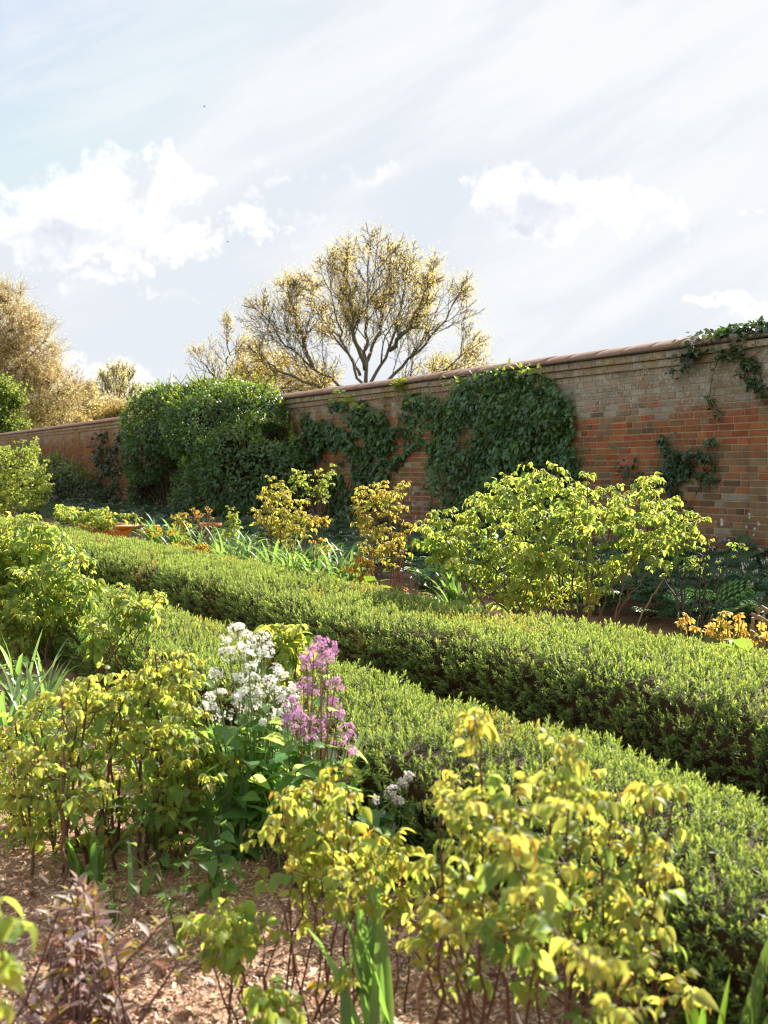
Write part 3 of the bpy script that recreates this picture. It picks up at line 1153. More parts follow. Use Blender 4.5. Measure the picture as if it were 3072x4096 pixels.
GOLD = A_([(.46, .37, .16), (.42, .36, .17), (.50, .39, .15), (.38, .31, .15)])
TAN = A_([(.58, .45, .28), (.64, .51, .34), (.53, .42, .25), (.50, .44, .25)])
growtree('oak_tree', 'tall spreading oak with golden young leaves standing alone behind the wall', 48,
         [(1455, 1700), (1458, 1600), (1462, 1540)],
         [[(1462, 1545), (1466, 1400), (1470, 1260), (1466, 1140), (1478, 1025)],
          [(1455, 1570), (1415, 1470), (1375, 1370), (1340, 1260), (1305, 1135)],
          [(1450, 1610), (1300, 1510), (1215, 1440), (1130, 1360), (1040, 1250)],
          [(1250, 1475), (1215, 1370), (1180, 1260), (1150, 1160)],
          [(1462, 1560), (1530, 1450), (1580, 1330), (1610, 1220), (1625, 1100)],
          [(1466, 1590), (1590, 1490), (1690, 1400), (1770, 1290), (1840, 1170)],
          [(1470, 1620), (1660, 1530), (1790, 1470), (1890, 1390)],
          [(1466, 1450, 1), (1520, 1310, 2), (1545, 1190, 3), (1560, 1045, 3)],
          [(1460, 1480, -1), (1415, 1350, -2), (1405, 1210, -3), (1390, 1050, -3)],
          [(1440, 1500, 1), (1400, 1420, 2), (1290, 1300, 3), (1240, 1160, 3)],
          [(1560, 1400, -1), (1640, 1300, -3), (1700, 1180, -3), (1730, 1090, -3)],
          [(1420, 1600), (1260, 1545), (1120, 1480), (1040, 1420)]],
         [(1470, 1185, 225, 212), (1280, 1255, 150, 165), (1120, 1320, 105, 145), (1650, 1240, 150, 170), (1790, 1300, 100, 155), (1480, 1400, 330, 150), (1180, 1440, 140, 95), (1830, 1420, 95, 80)],
         (.12, .10, .08), GOLD, 30000, .075, .32, tr=.30, lr=.095, levels=3, kids=(11, 7, 4), lens=(.46, .55, .62), ang=.72, up=.13, cl=.24)
growtree('birch_tree', 'thin sparse birch with small pale leaves just left of the tall oak', 55,
         [(905, 1700), (908, 1600), (908, 1540)],
         [[(908, 1540), (912, 1430), (905, 1300)], [(908, 1600), (850, 1500), (790, 1420)], [(908, 1590), (960, 1480), (1000, 1390)]],
         [(905, 1420, 90, 140), (830, 1490, 95, 100), (990, 1480, 100, 110)],
         (.13, .11, .09), GOLD, 2600, .075, .35, tr=.13, lr=.055, levels=2, kids=(12, 7, 3), lens=(.42, .55, .5), ang=.75, up=.25, cl=.12)
tree('scrub_tree', 'low golden scrubby tree at the foot of the oak, above the big climber', 52,
     [[(1080, 1680), (1080, 1560), (1040, 1450)], [(1080, 1600), (1190, 1490)], [(1080, 1620), (970, 1520)]],
     [(1080, 1530, 170, 110, 420), (1240, 1550, 110, 70, 200), (930, 1570, 90, 60, 140)],
     .30, 2.6, .42, .011, 11000, .10, GOLD, (.085, .07, .05), spread=.4, minr=.011)
tree('scrub_tree', 'low golden scrub showing over the coping to the right under the oak', 53,
     [[(1800, 1660), (1830, 1560), (1880, 1470)], [(1820, 1600), (1760, 1540)]],
     [(1900, 1450, 55, 55, 70), (1800, 1500, 130, 60, 170)],
     .30, 2.6, .42, .011, 2600, .095, GOLD, (.085, .07, .05), spread=.35, minr=.011)
tree('beech_tree', 'large tan twiggy tree filling the left edge behind the wall', 62,
     [[(-40, 1760), (-60, 1500), (-60, 1200)], [(-50, 1600), (90, 1450), (190, 1350)], [(-45, 1680), (140, 1610), (270, 1560)], [(-60, 1400), (40, 1280), (80, 1180)],
      [(-60, 1500), (-180, 1350), (-230, 1200)]],
     [(-60, 1370, 225, 230, 1200), (70, 1440, 160, 190, 900), (150, 1580, 170, 140, 800), (-200, 1500, 150, 200, 400), (20, 1200, 70, 80, 120), (215, 1560, 100, 80, 260)],
     .40, 3.0, .50, .014, 58000, .085, TAN, (.17, .13, .095), spread=.55, minr=.013, droop=.2)
growtree('round_tree', 'small round dome shaped tree with bare fine branches far behind the wall', 85,
         [(462, 1740), (462, 1680), (463, 1640)],
         [[(463, 1640), (465, 1560), (468, 1480)], [(463, 1650), (430, 1570), (410, 1510)], [(463, 1650), (500, 1570), (525, 1510)], [(463, 1660), (410, 1600), (380, 1570)], [(463, 1660), (520, 1600), (560, 1570)], [(463, 1645, 2), (450, 1560, 3), (440, 1490, 3)], [(463, 1645, -2), (485, 1560, -3), (495, 1490, -3)]],
         [(470, 1585, 100, 108)],
         (.16, .13, .10), TAN, 9000, .085, .5, tr=.25, lr=.085, levels=2, kids=(14, 9, 3), lens=(.50, .55, .5), ang=.5, up=.22, minr=.02, cl=.25)
tree('thicket_tree', 'tan bushy thicket between the beech and the round tree', 78,
     [[(340, 1740), (340, 1620)], [(340, 1680), (410, 1630)], [(340, 1690), (260, 1640)]],
     [(330, 1625, 85, 75, 420), (410, 1660, 90, 60, 300), (250, 1650, 80, 60, 260)],
     .45, 3.5, .6, .014, 20000, .11, TAN, (.12, .085, .06), spread=.5, minr=.014)
tree('thicket_tree', 'yellowish bush peeping over the wall beside the big climber', 72,
     [[(520, 1740), (520, 1680)], [(520, 1710), (570, 1680)], [(520, 1710), (460, 1690)]],
     [(520, 1680, 70, 45, 220), (430, 1695, 70, 35, 160), (580, 1670, 45, 40, 120)],
     .4, 3.0, .5, .013, 9000, .14, GOLD * .85, (.075, .055, .04), spread=.45, minr=.013)
tree('thicket_tree', 'yellow ochre bush below the beech, just over the left end of the wall', 66,
     [[(170, 1760), (170, 1700)], [(170, 1730), (240, 1700)], [(170, 1730), (110, 1710)]],
     [(170, 1700, 90, 50, 240), (260, 1700, 70, 35, 160)],
     .4, 3.0, .5, .013, 9000, .14, GOLD * .75, (.075, .055, .04), spread=.45, minr=.013)
tree('bright_tree', 'fresh bright green rounded tree at the left edge over the wall', 58,
     [[(10, 1780), (10, 1600)], [(10, 1700), (60, 1640)], [(10, 1700), (-50, 1620)]],
     [(0, 1660, 80, 115, 900), (-30, 1600, 60, 60, 200), (45, 1690, 40, 60, 250)],
     .4, 3.0, .5, .013, 26000, .13, A_([(.20, .29, .07), (.23, .31, .09), (.15, .24, .06)]), (.075, .055, .04), spread=.4, minr=.013)

# ================================================================== CLIMBERS ON THE WALL
def climber(name, label, polys, n, size, col, off=(.02, .22), stems=6, seed=1, density=None, cat='climber', lit=None, tpl=None, stemcol=(.06, .042, .028), hang=.55, group=None, thresh=.40, matl=None, rootpx=None):
    """leaves held close to the wall face inside outlines seen on the wall; polys: list of px polygons, share"""
    allp = A_([q for pl in polys for q in pl[0]])
    cx, cy = allp.mean(0)
    b = onY(cx, cy, WY - .05)
    base = thing(name, (b[0], WY - .05, 0), label, cat, group)
    pts = []
    for poly, share in polys:
        poly = A_(poly, dtype=float)
        lo, hi = poly.min(0), poly.max(0)
        got = []
        want = int(n * share)
        while len(got) < want:
            q = lo + (hi - lo) * rng.random((4000, 2))
            ins = np.zeros(len(q), bool)
            j = len(poly) - 1
            for i in range(len(poly)):
                xi, yi = poly[i]
                xj, yj = poly[j]
                c = ((yi > q[:, 1]) != (yj > q[:, 1])) & (q[:, 0] < (xj - xi) * (q[:, 1] - yi) / (yj - yi + 1e-9) + xi)
                ins ^= c
                j = i
            q = q[ins]
            r = A_([onY(a, c, WY - .12) for a, c in q])
            v = fbm(r * A_([2.2, 0, 2.2]) + seed, seed, 4)
            q = r[v + rng.normal(0, .03, len(r)) > thresh]
            got.extend(q)
        pts.extend(got[:want])
    p = A_(pts)
    m = len(p)
    lump = fbm(p * A_([2.0, 0, 2.0]), seed + 5, 3)
    p[:, 1] = WY - off[0] - (off[1] - off[0]) * np.clip((lump - .3) * 1.8, 0.05, 1) * rng.random(m) ** .5
    D = nrm(A_([0, -.45, -hang]) + jit(m, .5))
    N = nrm(A_([0, -.8, .75]) + jit(m, .45))
    cc = cjit(A_(col), m, .22, .07) * (.7 + .6 * vnoise(p * 5, seed))[:, None]
    mb = MB()
    inst(mb, tpl or WALLLEAF, frames(D, N), p, rng.uniform(.65, 1.3, m) * size, cc)
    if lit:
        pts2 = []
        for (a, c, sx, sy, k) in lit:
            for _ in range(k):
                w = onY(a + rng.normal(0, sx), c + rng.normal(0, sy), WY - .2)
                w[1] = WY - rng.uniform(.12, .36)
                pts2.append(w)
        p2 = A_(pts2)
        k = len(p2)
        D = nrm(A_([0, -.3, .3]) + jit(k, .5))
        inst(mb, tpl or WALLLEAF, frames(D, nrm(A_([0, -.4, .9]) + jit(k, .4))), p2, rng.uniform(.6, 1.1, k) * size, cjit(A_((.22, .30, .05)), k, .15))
    # loose trailing shoots that break the outline
    for _ in range(max(10, n // 55)):
        i = rng.integers(m)
        d0 = nrm(A_([rng.normal(), 0, rng.normal() + .25]))
        k = rng.integers(4, 10)
        q = p[i] + d0 * np.linspace(0, rng.uniform(.2, .65), k)[:, None] + jit(k, .015)
        q[:, 1] = WY - .05 - .1 * rng.random(k)
        q = q[(q[:, 2] < ZC + .05) & (q[:, 2] > .05)]
        k = len(q)
        if k < 2:
            continue
        inst(mb, tpl or WALLLEAF, frames(nrm(A_([0, -.4, -.5]) + jit(k, .5)), nrm(A_([0, -.8, .75]) + jit(k, .4))), q, rng.uniform(.4, .9, k) * size, cjit(A_(col) * 1.25, k, .2))
    mb.build('foliage', matl or M_WALLL, base, smooth=False)
    mb = MB()
    for i in range(stems):
        rt = A_([b[0] + rng.normal(0, .12), WY - .06, 0.0]) if rootpx is None else A_([atY(rootpx[i % len(rootpx)], WY - .05), WY - .06, 0])
        e = p[rng.integers(m)].copy()
        e[1] = WY - .03
        mid = (rt + e) / 2 + A_([rng.normal(0, .35), 0, rng.uniform(.1, .6)])
        mid[1] = WY - .05
        ln = bez(rt, mid, e, 14)
        ln[1:-1] += rng.normal(0, .02, (12, 3)) * A_([1, .3, 1])
        tube(mb, ln, np.linspace(.013, .004, 14) * rng.uniform(.6, 1.3), stemcol, 5)
    mb.build('stem', M_BARK, base)
    return base


DKG = (.086, .168, .068)
climber('evergreen_climber', 'dense dark green leafy climber trained flat on the wall, behind the large rose bush',
        [([(1850, 1520), (2000, 1475), (2130, 1480), (2210, 1520), (2270, 1580), (2290, 1660), (2280, 1760), (2310, 1850), (2330, 2000), (2290, 2080), (2000, 2130), (1760, 2120), (1720, 2040), (1740, 1900), (1700, 1850), (1690, 1740), (1740, 1640), (1800, 1560)], .93),
         ([(1600, 1650), (1700, 1560), (1760, 1600), (1740, 1760), (1660, 1800), (1600, 1790)], .07)],
        7600, .095, DKG, (.03, .42), 9, 3, lit=[(1860, 1530, 60, 14, 18), (2000, 1490, 70, 12, 28), (2110, 1482, 35, 12, 26), (1735, 1570, 14, 10, 5)], thresh=.30)
climber('sparse_climber', 'open round-leaved vine with thin brown stems on the wall between the two green masses',
        [([(1200, 1640), (1260, 1690), (1340, 1660), (1320, 1800), (1240, 1850), (1210, 1790)], .2),
         ([(1300, 1620), (1420, 1590), (1530, 1640), (1560, 1760), (1470, 1850), (1350, 1790)], .36),
         ([(1430, 1760), (1590, 1700), (1620, 1800), (1560, 1880), (1500, 2000), (1420, 2080), (1400, 1900)], .26),
         ([(1290, 1860), (1380, 1840), (1400, 2100), (1300, 2110)], .12), ([(1600, 1590), (1680, 1560), (1680, 1640), (1610, 1660)], .06)],
        1700, .115, (.075, .145, .06), (.03, .22), 22, 7, tpl=HEARTL, lit=[(1320, 1600, 12, 8, 7), (1390, 1600, 16, 8, 7), (1440, 1620, 14, 9, 7), (1385, 1565, 14, 5, 5), (1630, 1610, 12, 10, 4)], rootpx=[1250, 1300, 1380, 1450, 1520], thresh=.42)
climber('clematis_plant', 'thin leafy clematis on the bare brick right of the dense climber',
        [([(2610, 1690), (2680, 1720), (2740, 1830), (2760, 1900), (2720, 1990), (2600, 1980), (2590, 1880), (2640, 1800)], .72), ([(2740, 1790), (2860, 1740), (2850, 1830), (2760, 1840)], .13),
         ([(2450, 1840), (2560, 1790), (2570, 1930), (2470, 1960)], .07), ([(2720, 1880), (2860, 1850), (2840, 1930), (2720, 1950)], .08)],
        520, .085, (.05, .095, .045), (.02, .16), 7, 12, rootpx=[2640, 2600, 2680], thresh=.38)
climber('wall_shrub', 'dark patchy vine on the red brick left of the big leafy climber',
        [([(340, 1760), (420, 1720), (520, 1740), (560, 1790), (540, 1900), (440, 1900), (380, 1850)], .6), ([(380, 1880), (470, 1880), (480, 2040), (380, 2050)], .25), ([(500, 1860), (570, 1850), (580, 2000), (520, 2000)], .15)],
        1100, .15, (.035, .065, .03), (.03, .35), 14, 21, rootpx=[380, 430, 520, 560], thresh=.46)

# ivy that creeps over the coping at the right
base = thing('ivy', onY(2950, 1330, WY), 'glossy ivy creeping over the coping at the right end with strands hanging down', 'ivy')
mb = MB()
pp = []
while len(pp) < 950:
    px = rng.uniform(2700, 3300)
    x = atY(px, WY)
    y = WY + rng.uniform(-.14, .36)
    prof_z = np.interp(y - WY, prof[:, 0][1:], prof[:, 1][1:]) + ZT
    if rng.random() < np.clip((px - 2760) / 180, .08, 1) * (1 if y > WY - .05 else .8):
        pp.append((x, y, prof_z + rng.uniform(.01, .075)))
for (px, py, n_) in ((2790, 1400, 46), (2760, 1430, 30), (2720, 1475, 20), (3010, 1450, 36), (3040, 1520, 26), (2960, 1400, 40), (3060, 1580, 22), (2890, 1420, 26), (2980, 1480, 14)):
    for _ in range(n_):
        w = onY(px + rng.normal(0, 22), py + rng.normal(0, 20), WY - .08)
        w[1] = WY - rng.uniform(.07, .16)
        pp.append(w)
for (pl, n_) in (([(2870, 1420), (2850, 1500), (2835, 1590), (2860, 1640), (2890, 1690)], 28), ([(2990, 1440), (2975, 1500), (3000, 1530)], 9), ([(3040, 1440), (3030, 1560), (3060, 1590)], 16)):
    pl = A_(pl, dtype=float)
    for _ in range(n_):
        u = rng.random() * (len(pl) - 1)
        i = int(u)
        q = pl[i] + (pl[i + 1] - pl[i]) * (u - i) + rng.normal(0, 6, 2)
        pp.append(onY(q[0], q[1], WY - .07))
pp = A_(pp)
k = len(pp)
IVY = (A_([(0, 0, 0), (-.5, .15, .02), (-.28, .5, 0), (0, 1, -.08), (.28, .5, 0), (.5, .15, .02), (0, .35, .06)], dtype=float),
       [A_([(0, 6, 2, 1), (6, 4, 3, 2), (0, 5, 4, 6)])])
inst(mb, IVY, frames(nrm(A_([0, -.5, -.35]) + jit(k, .45)), nrm(A_([0, -.4, .9]) + jit(k, .35))), pp, rng.uniform(.05, .10, k), cjit(A_((.05, .09, .035)), k, .3, .08))
mb.build('foliage', leafmat('ivy_leaf', .22, (2.2, 2.3, .6), .25, .7, .2, 20), base, smooth=False)
mb = MB()
for pl in ([(2950, 1360), (2905, 1400), (2870, 1440), (2848, 1510), (2838, 1590), (2870, 1650), (2890, 1690)], [(3080, 1350), (3040, 1400), (2990, 1440), (2975, 1520)], [(3080, 1390), (3050, 1440), (3035, 1560)], [(2900, 1370), (2840, 1390), (2790, 1430), (2770, 1470)], [(2850, 1380), (2760, 1395), (2720, 1410)], [(3030, 1370), (3020, 1420), (3045, 1470)]):
    l3 = A_([onY(a, c, WY - .085) for a, c in pl])
    tube(mb, l3, .006, (.20, .15, .10), 5)
mb.build('stem', M_CANE, base)

# small tuft that grows in the coping joint
o_ = onY(1610, 1545, WY - .09)
base = thing('wall_tuft', o_, 'small yellow-green tuft growing from the joint under the coping beside the pier', 'plant')
mb = MB()
k = 420
p = o_ + jit(k) * A_([.10, .05, .06]) + A_([0, -.03, .02])
inst(mb, LEAF_Q, frames(nrm(p - o_ + A_([0, -.05, .02]) + jit(k, .05)), nrm(jit(k))), p, rng.uniform(.03, .06, k), cjit(A_((.16, .19, .03)), k, .2))
mb.build('foliage', M_WALLL, base, smooth=False)


# big leafy shrubs that lean on the wall
def mass(name, label, lobes, n, size, col, Yc, seed, cat='shrub', group=None, rim=None, matl=None, top=None, stems=8, wispy=0):
    """lobes: (px, py, rx, ry, Y, ry_depth) ellipsoids; leaves near their skin, broken up by noise"""
    c0 = onY(lobes[0][0], lobes[0][1], lobes[0][4])
    base = thing(name, (c0[0], lobes[0][4], 0), label, cat, group)
    E = []
    for (px, py, rx, ry, Y, dy) in lobes:
        c = onY(px, py, Y)
        z = depth(c)
        # the half-width along the wall that spans rx pixels each side
        hx = abs(atY(px + rx, Y) - atY(px - rx, Y)) / 2
        hx = max(.2, hx - 0)
        E.append((c, A_([hx, dy, ry * z / FPX])))
    vol = A_([e[1][0] * e[1][2] for e in E])
    pick = rng.choice(len(E), int(n * 1.9), p=vol / vol.sum())
    cen = A_([e[0] for e in E])[pick]
    rad = A_([e[1] for e in E])[pick]
    u = nrm(rng.normal(0, 1, (len(pick), 3)))
    nz = fbm(cen * .7 + u * rad * 1.6, seed, 4)
    rr = .62 + .78 * nz - .16 * rng.random(len(pick)) ** 2 + rng.exponential(.012, len(pick))
    p = cen + u * rad * rr[:, None]
    # drop what is deep inside another lobe, behind the wall face or under ground
    inside = np.zeros(len(p), bool)
    for (c, r) in E:
        inside |= (((p - c) / r) ** 2).sum(1) < .55
    hole = fbm(p * 1.5, seed + 9, 3)
    ok = ~inside & (p[:, 2] > .02) & ((p[:, 1] < WY - .02) | (p[:, 2] > ZT + .2)) & (hole < .66)
    p, u = p[ok][:n], u[ok][:n]
    m = len(p)
    D = nrm(u * .6 + A_([0, 0, -.25]) + jit(m, .5))
    N = nrm(u * .6 + A_([0, 0, .6]) + jit(m, .45))
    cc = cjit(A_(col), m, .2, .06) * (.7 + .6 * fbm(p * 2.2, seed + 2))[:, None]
    lit_top = np.clip((u[:, 2] - .42) * 1.8, 0, 1)[:, None] * rng.random((m, 1))
    cc = cc * (1 - lit_top) + A_((.22, .27, .06)) * lit_top  # yellower towards the top, sunlit tops put into the leaf colour
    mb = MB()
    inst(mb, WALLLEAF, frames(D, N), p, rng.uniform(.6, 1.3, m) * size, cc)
    # loose shoots that poke out, sunlit tone put into their colour
    for _ in range(wispy):
        i = rng.integers(m)
        if u[i][2] < .4:
            continue
        d = nrm(u[i] + A_([0, 0, .8]) + rng.normal(0, .35, 3))
        L = rng.uniform(.12, .35)
        k = rng.integers(5, 10)
        q = p[i] + d * L * np.linspace(0, 1, k)[:, None]
        inst(mb, WALLLEAF, frames(nrm(d + jit(k, .5)), nrm(jit(k) + A_([0, 0, .6]))), q, rng.uniform(.5, .9, k) * size, cjit(A_((.22, .29, .05)), k, .15))
    mb.build('foliage', matl or M_WALLL, base, smooth=False)
    mb = MB()
    for (c, r) in E:          # a dark tangle of dead stems inside each lobe
        k = 260
        q = c + nrm(jit(k)) * r * rng.uniform(.2, .8, (k, 1))
        q = q[(q[:, 2] > .05) & (q[:, 1] < WY - .05)]
        tw = (A_([(-.5, 0, 0), (.5, 0, 0), (.3, 1, 0), (-.3, 1, 0)], dtype=float), A_([(0, 1, 2, 3)]))
        k = len(q)
        inst(mb, tw, frames(nrm(jit(k)), nrm(jit(k))), q, np.stack([np.full(k, .02), rng.uniform(.3, .9, k), np.full(k, 1)], 1), cjit(A_((.05, .035, .022)), k, .2))
    for i in range(stems):
        c, r = E[rng.integers(len(E))]
        e = c + nrm(rng.normal(0, 1, 3)) * r * .5
        rt = A_([base.location[0] + rng.normal(0, .3), base.location[1] + .1, 0])
        tube(mb, bez(rt, (rt + e) / 2 + A_([0, 0, .4]), e, 8), np.linspace(.022, .007, 8), (.07, .05, .033), 5)
    mb.build('stem', M_BARK, base)
    return base


MID = (.066, .136, .046)
mass('leafy_climber', 'huge mound of dense green climber topping the wall, the larger of two joined mounds',
     [(880, 1720, 140, 175, 9.3, .95), (985, 1890, 150, 215, 9.2, .9), (880, 1960, 110, 190, 9.1, .85), (790, 1690, 75, 130, 9.5, .75), (1010, 1690, 90, 140, 9.55, .7), (1120, 1860, 60, 170, 9.6, .4), (850, 1590, 90, 70, 9.6, .6)],
     25000, .085, MID, 9.2, 31, wispy=600)
mass('leafy_climber', 'narrow mound of bright topped green climber joined to the left of the huge mound',
     [(635, 1700, 80, 150, 9.3, .75), (600, 1800, 52, 130, 9.2, .65), (680, 1620, 62, 90, 9.5, .6), (585, 1950, 36, 70, 9.5, .4)],
     10000, .085, MID, 9.2, 37, wispy=330)
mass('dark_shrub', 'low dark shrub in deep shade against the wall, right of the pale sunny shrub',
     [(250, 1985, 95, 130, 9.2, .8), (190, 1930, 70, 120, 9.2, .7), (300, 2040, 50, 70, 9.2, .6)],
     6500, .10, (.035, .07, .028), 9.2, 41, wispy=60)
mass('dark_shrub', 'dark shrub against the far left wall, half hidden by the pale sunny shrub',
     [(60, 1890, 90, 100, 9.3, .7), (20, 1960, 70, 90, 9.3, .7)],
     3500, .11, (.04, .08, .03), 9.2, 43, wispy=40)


# ================================================================== ROSES AND OTHER SHRUBS
YOUNG = A_((.25, .295, .065))
GREEN = A_((.10, .19, .05))
COPPER = A_((.36, .22, .05))


class Leafer:
    """collects compound leaves of a plant and grows them in one go"""
    def __init__(s):
        s.P, s.D, s.S, s.A = [], [], [], []

    def leaf(s, p, d, size, age):
        s.P.append(p)
        s.D.append(d)
        s.S.append(size)
        s.A.append(age)

    def emit(s, mb, young, green, copper, pairs=2, tpl=None, droop=.35, cop=.12, curl=1.0):
        tpl = tpl or ROSE
        P_, D_, S_, Ag = A_(s.P), nrm(A_(s.D)), A_(s.S), A_(s.A)
        n = len(P_)
        if n == 0:
            return
        roll = rng.normal(0, .35, n)
        dr = droop * rng.uniform(.5, 1.6, n)
        up = A_([0, 0, 1.0])
        S0 = nrm(np.cross(D_, up + jit(n, .15)))

        def pt(u):
            q = P_ + D_ * (S_ * u)[:, None]
            q[:, 2] -= dr * S_ * u * u
            return q

        def tan(u):
            q = D_.copy()
            q[:, 2] -= 2 * dr * u
            return nrm(q)
        # rachis ribbon
        us = [0, .35, .7, 1.0]
        rows = []
        for u in us:
            c = pt(u)
            w = .0011
            rows.append(np.stack([c - S0 * w, c + S0 * w], 1))
        V = np.concatenate(rows, 1)
        F = np.concatenate([A_([[2 * i, 2 * i + 1, 2 * i + 3, 2 * i + 2]]) for i in range(3)])
        off = np.arange(n)[:, None, None] * 8
        mb.add(V.reshape(-1, 3), (F[None] + off).reshape(-1, 4), np.repeat(cjit((.20, .15, .05), n), 8, 0))
        slots = [(1.0, 0, 1.05)]
        for k in range(pairs):
            u = (.42 + .40 * k) if pairs == 2 else (.35 + .25 * k)
            for sg in (-1, 1):
                slots.append((u, sg, .82 + .14 * k))
        for (u, sg, ls) in slots:
            T = tan(u)
            N = nrm(np.cross(S0, T) + S0 * (roll + rng.normal(0, .25, n))[:, None])
            if N[:, 2].mean() < 0:
                N = -N
            if sg:
                d = nrm(T * .55 + S0 * sg * .9 + A_([0, 0, -.55]) + jit(n, .25))
            else:
                d = nrm(T + A_([0, 0, -.5]) + jit(n, .2))
            L = S_ * .52 * ls * rng.uniform(.6, 1.32, n)
            a = Ag + rng.normal(0, .12, n)
            yy = np.clip(a, 0, 1)[:, None]
            c = green * (1 - yy) + young * yy
            cp = (np.clip((a - .85) * 3, 0, .9) * (rng.random(n) < cop * 1.5))[:, None]
            c = c * (1 - cp) + copper * cp
            keep = rng.random(n) > .06
            fr = frames(d, N)
            sc = np.stack([L * rng.uniform(.85, 1.1, n), L, L * rng.uniform(.5, 1.5, n) * curl], 1)
            q = pt(u)
            inst(mb, tpl, fr[keep], q[keep], sc[keep], cjit(c, n, .14, .06)[keep])


def inpoly(poly, n):
    poly = A_(poly, dtype=float)
    lo, hi = poly.min(0), poly.max(0)
    out = []
    while len(out) < n:
        q = lo + (hi - lo) * rng.random(2)
        ins = False
        j = len(poly) - 1
        for i in range(len(poly)):
            xi, yi = poly[i]
            xj, yj = poly[j]
            if (yi > q[1]) != (yj > q[1]) and q[0] < (xj - xi) * (q[1] - yi) / (yj - yi + 1e-9) + xi:
                ins = not ins
            j = i
        if ins:
            out.append(q)
    return out


def rose(name, label, basepx, Y, tips, fills=(), bsp=.08, dspread=.15, leaf=.085, lo=.45, canec=(.13, .06, .035), crad=.006,
         group=None, cat='rose bush', young=YOUNG, green=GREEN, copper=COPPER, tpl=None, pairs=2, nleaf=5, cop=.12, agem=.62, step=.045, bare=0.0, tipcl=4, bend=.5, droop=.35, curl=1.0, elev=.55, upright=.0):
    """canes from the soil to tips seen at px positions; fills = list of (polygon, count) of side-shoot ends"""
    b = A_([atY(basepx, Y), Y, 0.0])
    z0 = depth(b)
    base = thing(name, b, label, cat, group)
    lf = Leafer()
    canes = []
    for tp in tips:
        dz = tp[2] if len(tp) > 2 else rng.normal(0, dspread * .6)
        e = P(tp[0], tp[1], z0 + dz)
        rt = b + A_([rng.normal(0, bsp), rng.normal(0, bsp), -.02])
        rt[:2] += (e - b)[:2] * upright * rng.uniform(.75, 1.1)
        if len(tp) > 3:
            rt = A_([atY(tp[3], Y), Y + rng.normal(0, bsp * .5), -.02])
        mid = rt + (e - rt) * .5
        mid = mid * (1 - bend * .3) + A_([rt[0] * .5 + mid[0] * .5, rt[1] * .5 + mid[1] * .5, mid[2] + .12 * (e[2] - rt[2])]) * bend * .3
        mid[:2] -= (e - rt)[:2] * .12 * bend
        n = max(8, int(np.linalg.norm(e - rt) / .05))
        ln = bez(rt, mid, e, n)
        ln[1:-1] += rng.normal(0, .006, (n - 2, 3))
        canes.append(ln)
    tubes = [[(ln, np.linspace(crad, crad * .42, len(ln)) * rng.uniform(.8, 1.25))] for ln in canes]

    def dress(ln, f0, big, ageoff=0.0):
        seg = np.linalg.norm(np.diff(ln, axis=0), axis=1)
        Ls = np.concatenate([[0], np.cumsum(seg)])
        tot = Ls[-1]
        s = f0 * tot
        az = rng.uniform(0, 6.3)
        while s < tot - .01:
            if rng.random() > bare:
                p = A_([np.interp(s, Ls, ln[:, i]) for i in range(3)])
                az += 2.4 + rng.normal(0, .4)
                u = s / tot
                ev = elev + .3 * u + rng.normal(0, .22)
                d = A_([math.cos(az) * math.cos(ev), math.sin(az) * math.cos(ev), math.sin(ev)])
                lf.leaf(p, d, leaf * big * rng.uniform(.75, 1.2) * (1.05 - .25 * u), agem + ageoff + .45 * (u - .6) + rng.normal(0, .16))
            s += step * rng.uniform(.7, 1.35)
        for k in range(tipcl):
            az += 2.4
            ev = rng.uniform(.3, 1.1)
            d = A_([math.cos(az) * math.cos(ev), math.sin(az) * math.cos(ev), math.sin(ev)])
            lf.leaf(ln[-1] - nrm(ln[-1] - ln[-2]) * .006 * k, d, leaf * big * rng.uniform(.45, .8), agem + .45)
    for ln in canes:
        dress(ln, lo, 1.0)
    nodeP = np.concatenate([ln for ln in canes])
    nodeI = np.concatenate([[i] * len(ln) for i, ln in enumerate(canes)])
    nodeU = np.concatenate([np.linspace(0, 1, len(ln)) for ln in canes])
    for poly, cnt in fills:
        for q in inpoly(poly, cnt):
            e = P(q[0], q[1], z0 + rng.normal(0, dspread))
            d = np.linalg.norm(nodeP - e, axis=1) + 3 * np.maximum(0, nodeP[:, 2] - e[2] + .05) + 2 * np.maximum(0, .15 - nodeU)
            i = d.argmin()
            a = nodeP[i]
            if np.linalg.norm(e - a) > .55:
                a = a + (e - a) * .4
            m = (a + e) / 2 + A_([0, 0, -.02]) + (e - a) * A_([.15, .15, -.1])
            n = max(5, int(np.linalg.norm(e - a) / .04))
            ln = bez(a, m, e, n)
            tubes[nodeI[i]].append((ln, np.linspace(crad * .5, crad * .28, n)))
            dress(ln, .25, .95, 0.05)
    for tl in tubes:
        mb = MB()
        for (ln, r) in tl:
            tube(mb, ln, r, cjit(A_(canec), 1, .2, .05)[0], 5, cap=False)
        mb.build('cane', M_CANE, base)
    mb = MB()
    lf.emit(mb, A_(young), A_(green), A_(copper), pairs, tpl, droop, cop, curl)
    mb.build('foliage', M_ROSE, base, smooth=True)
    return base


G_BACK = 'rose bushes in the bed by the wall'
G_NEAR = 'rose bushes in the front bed'

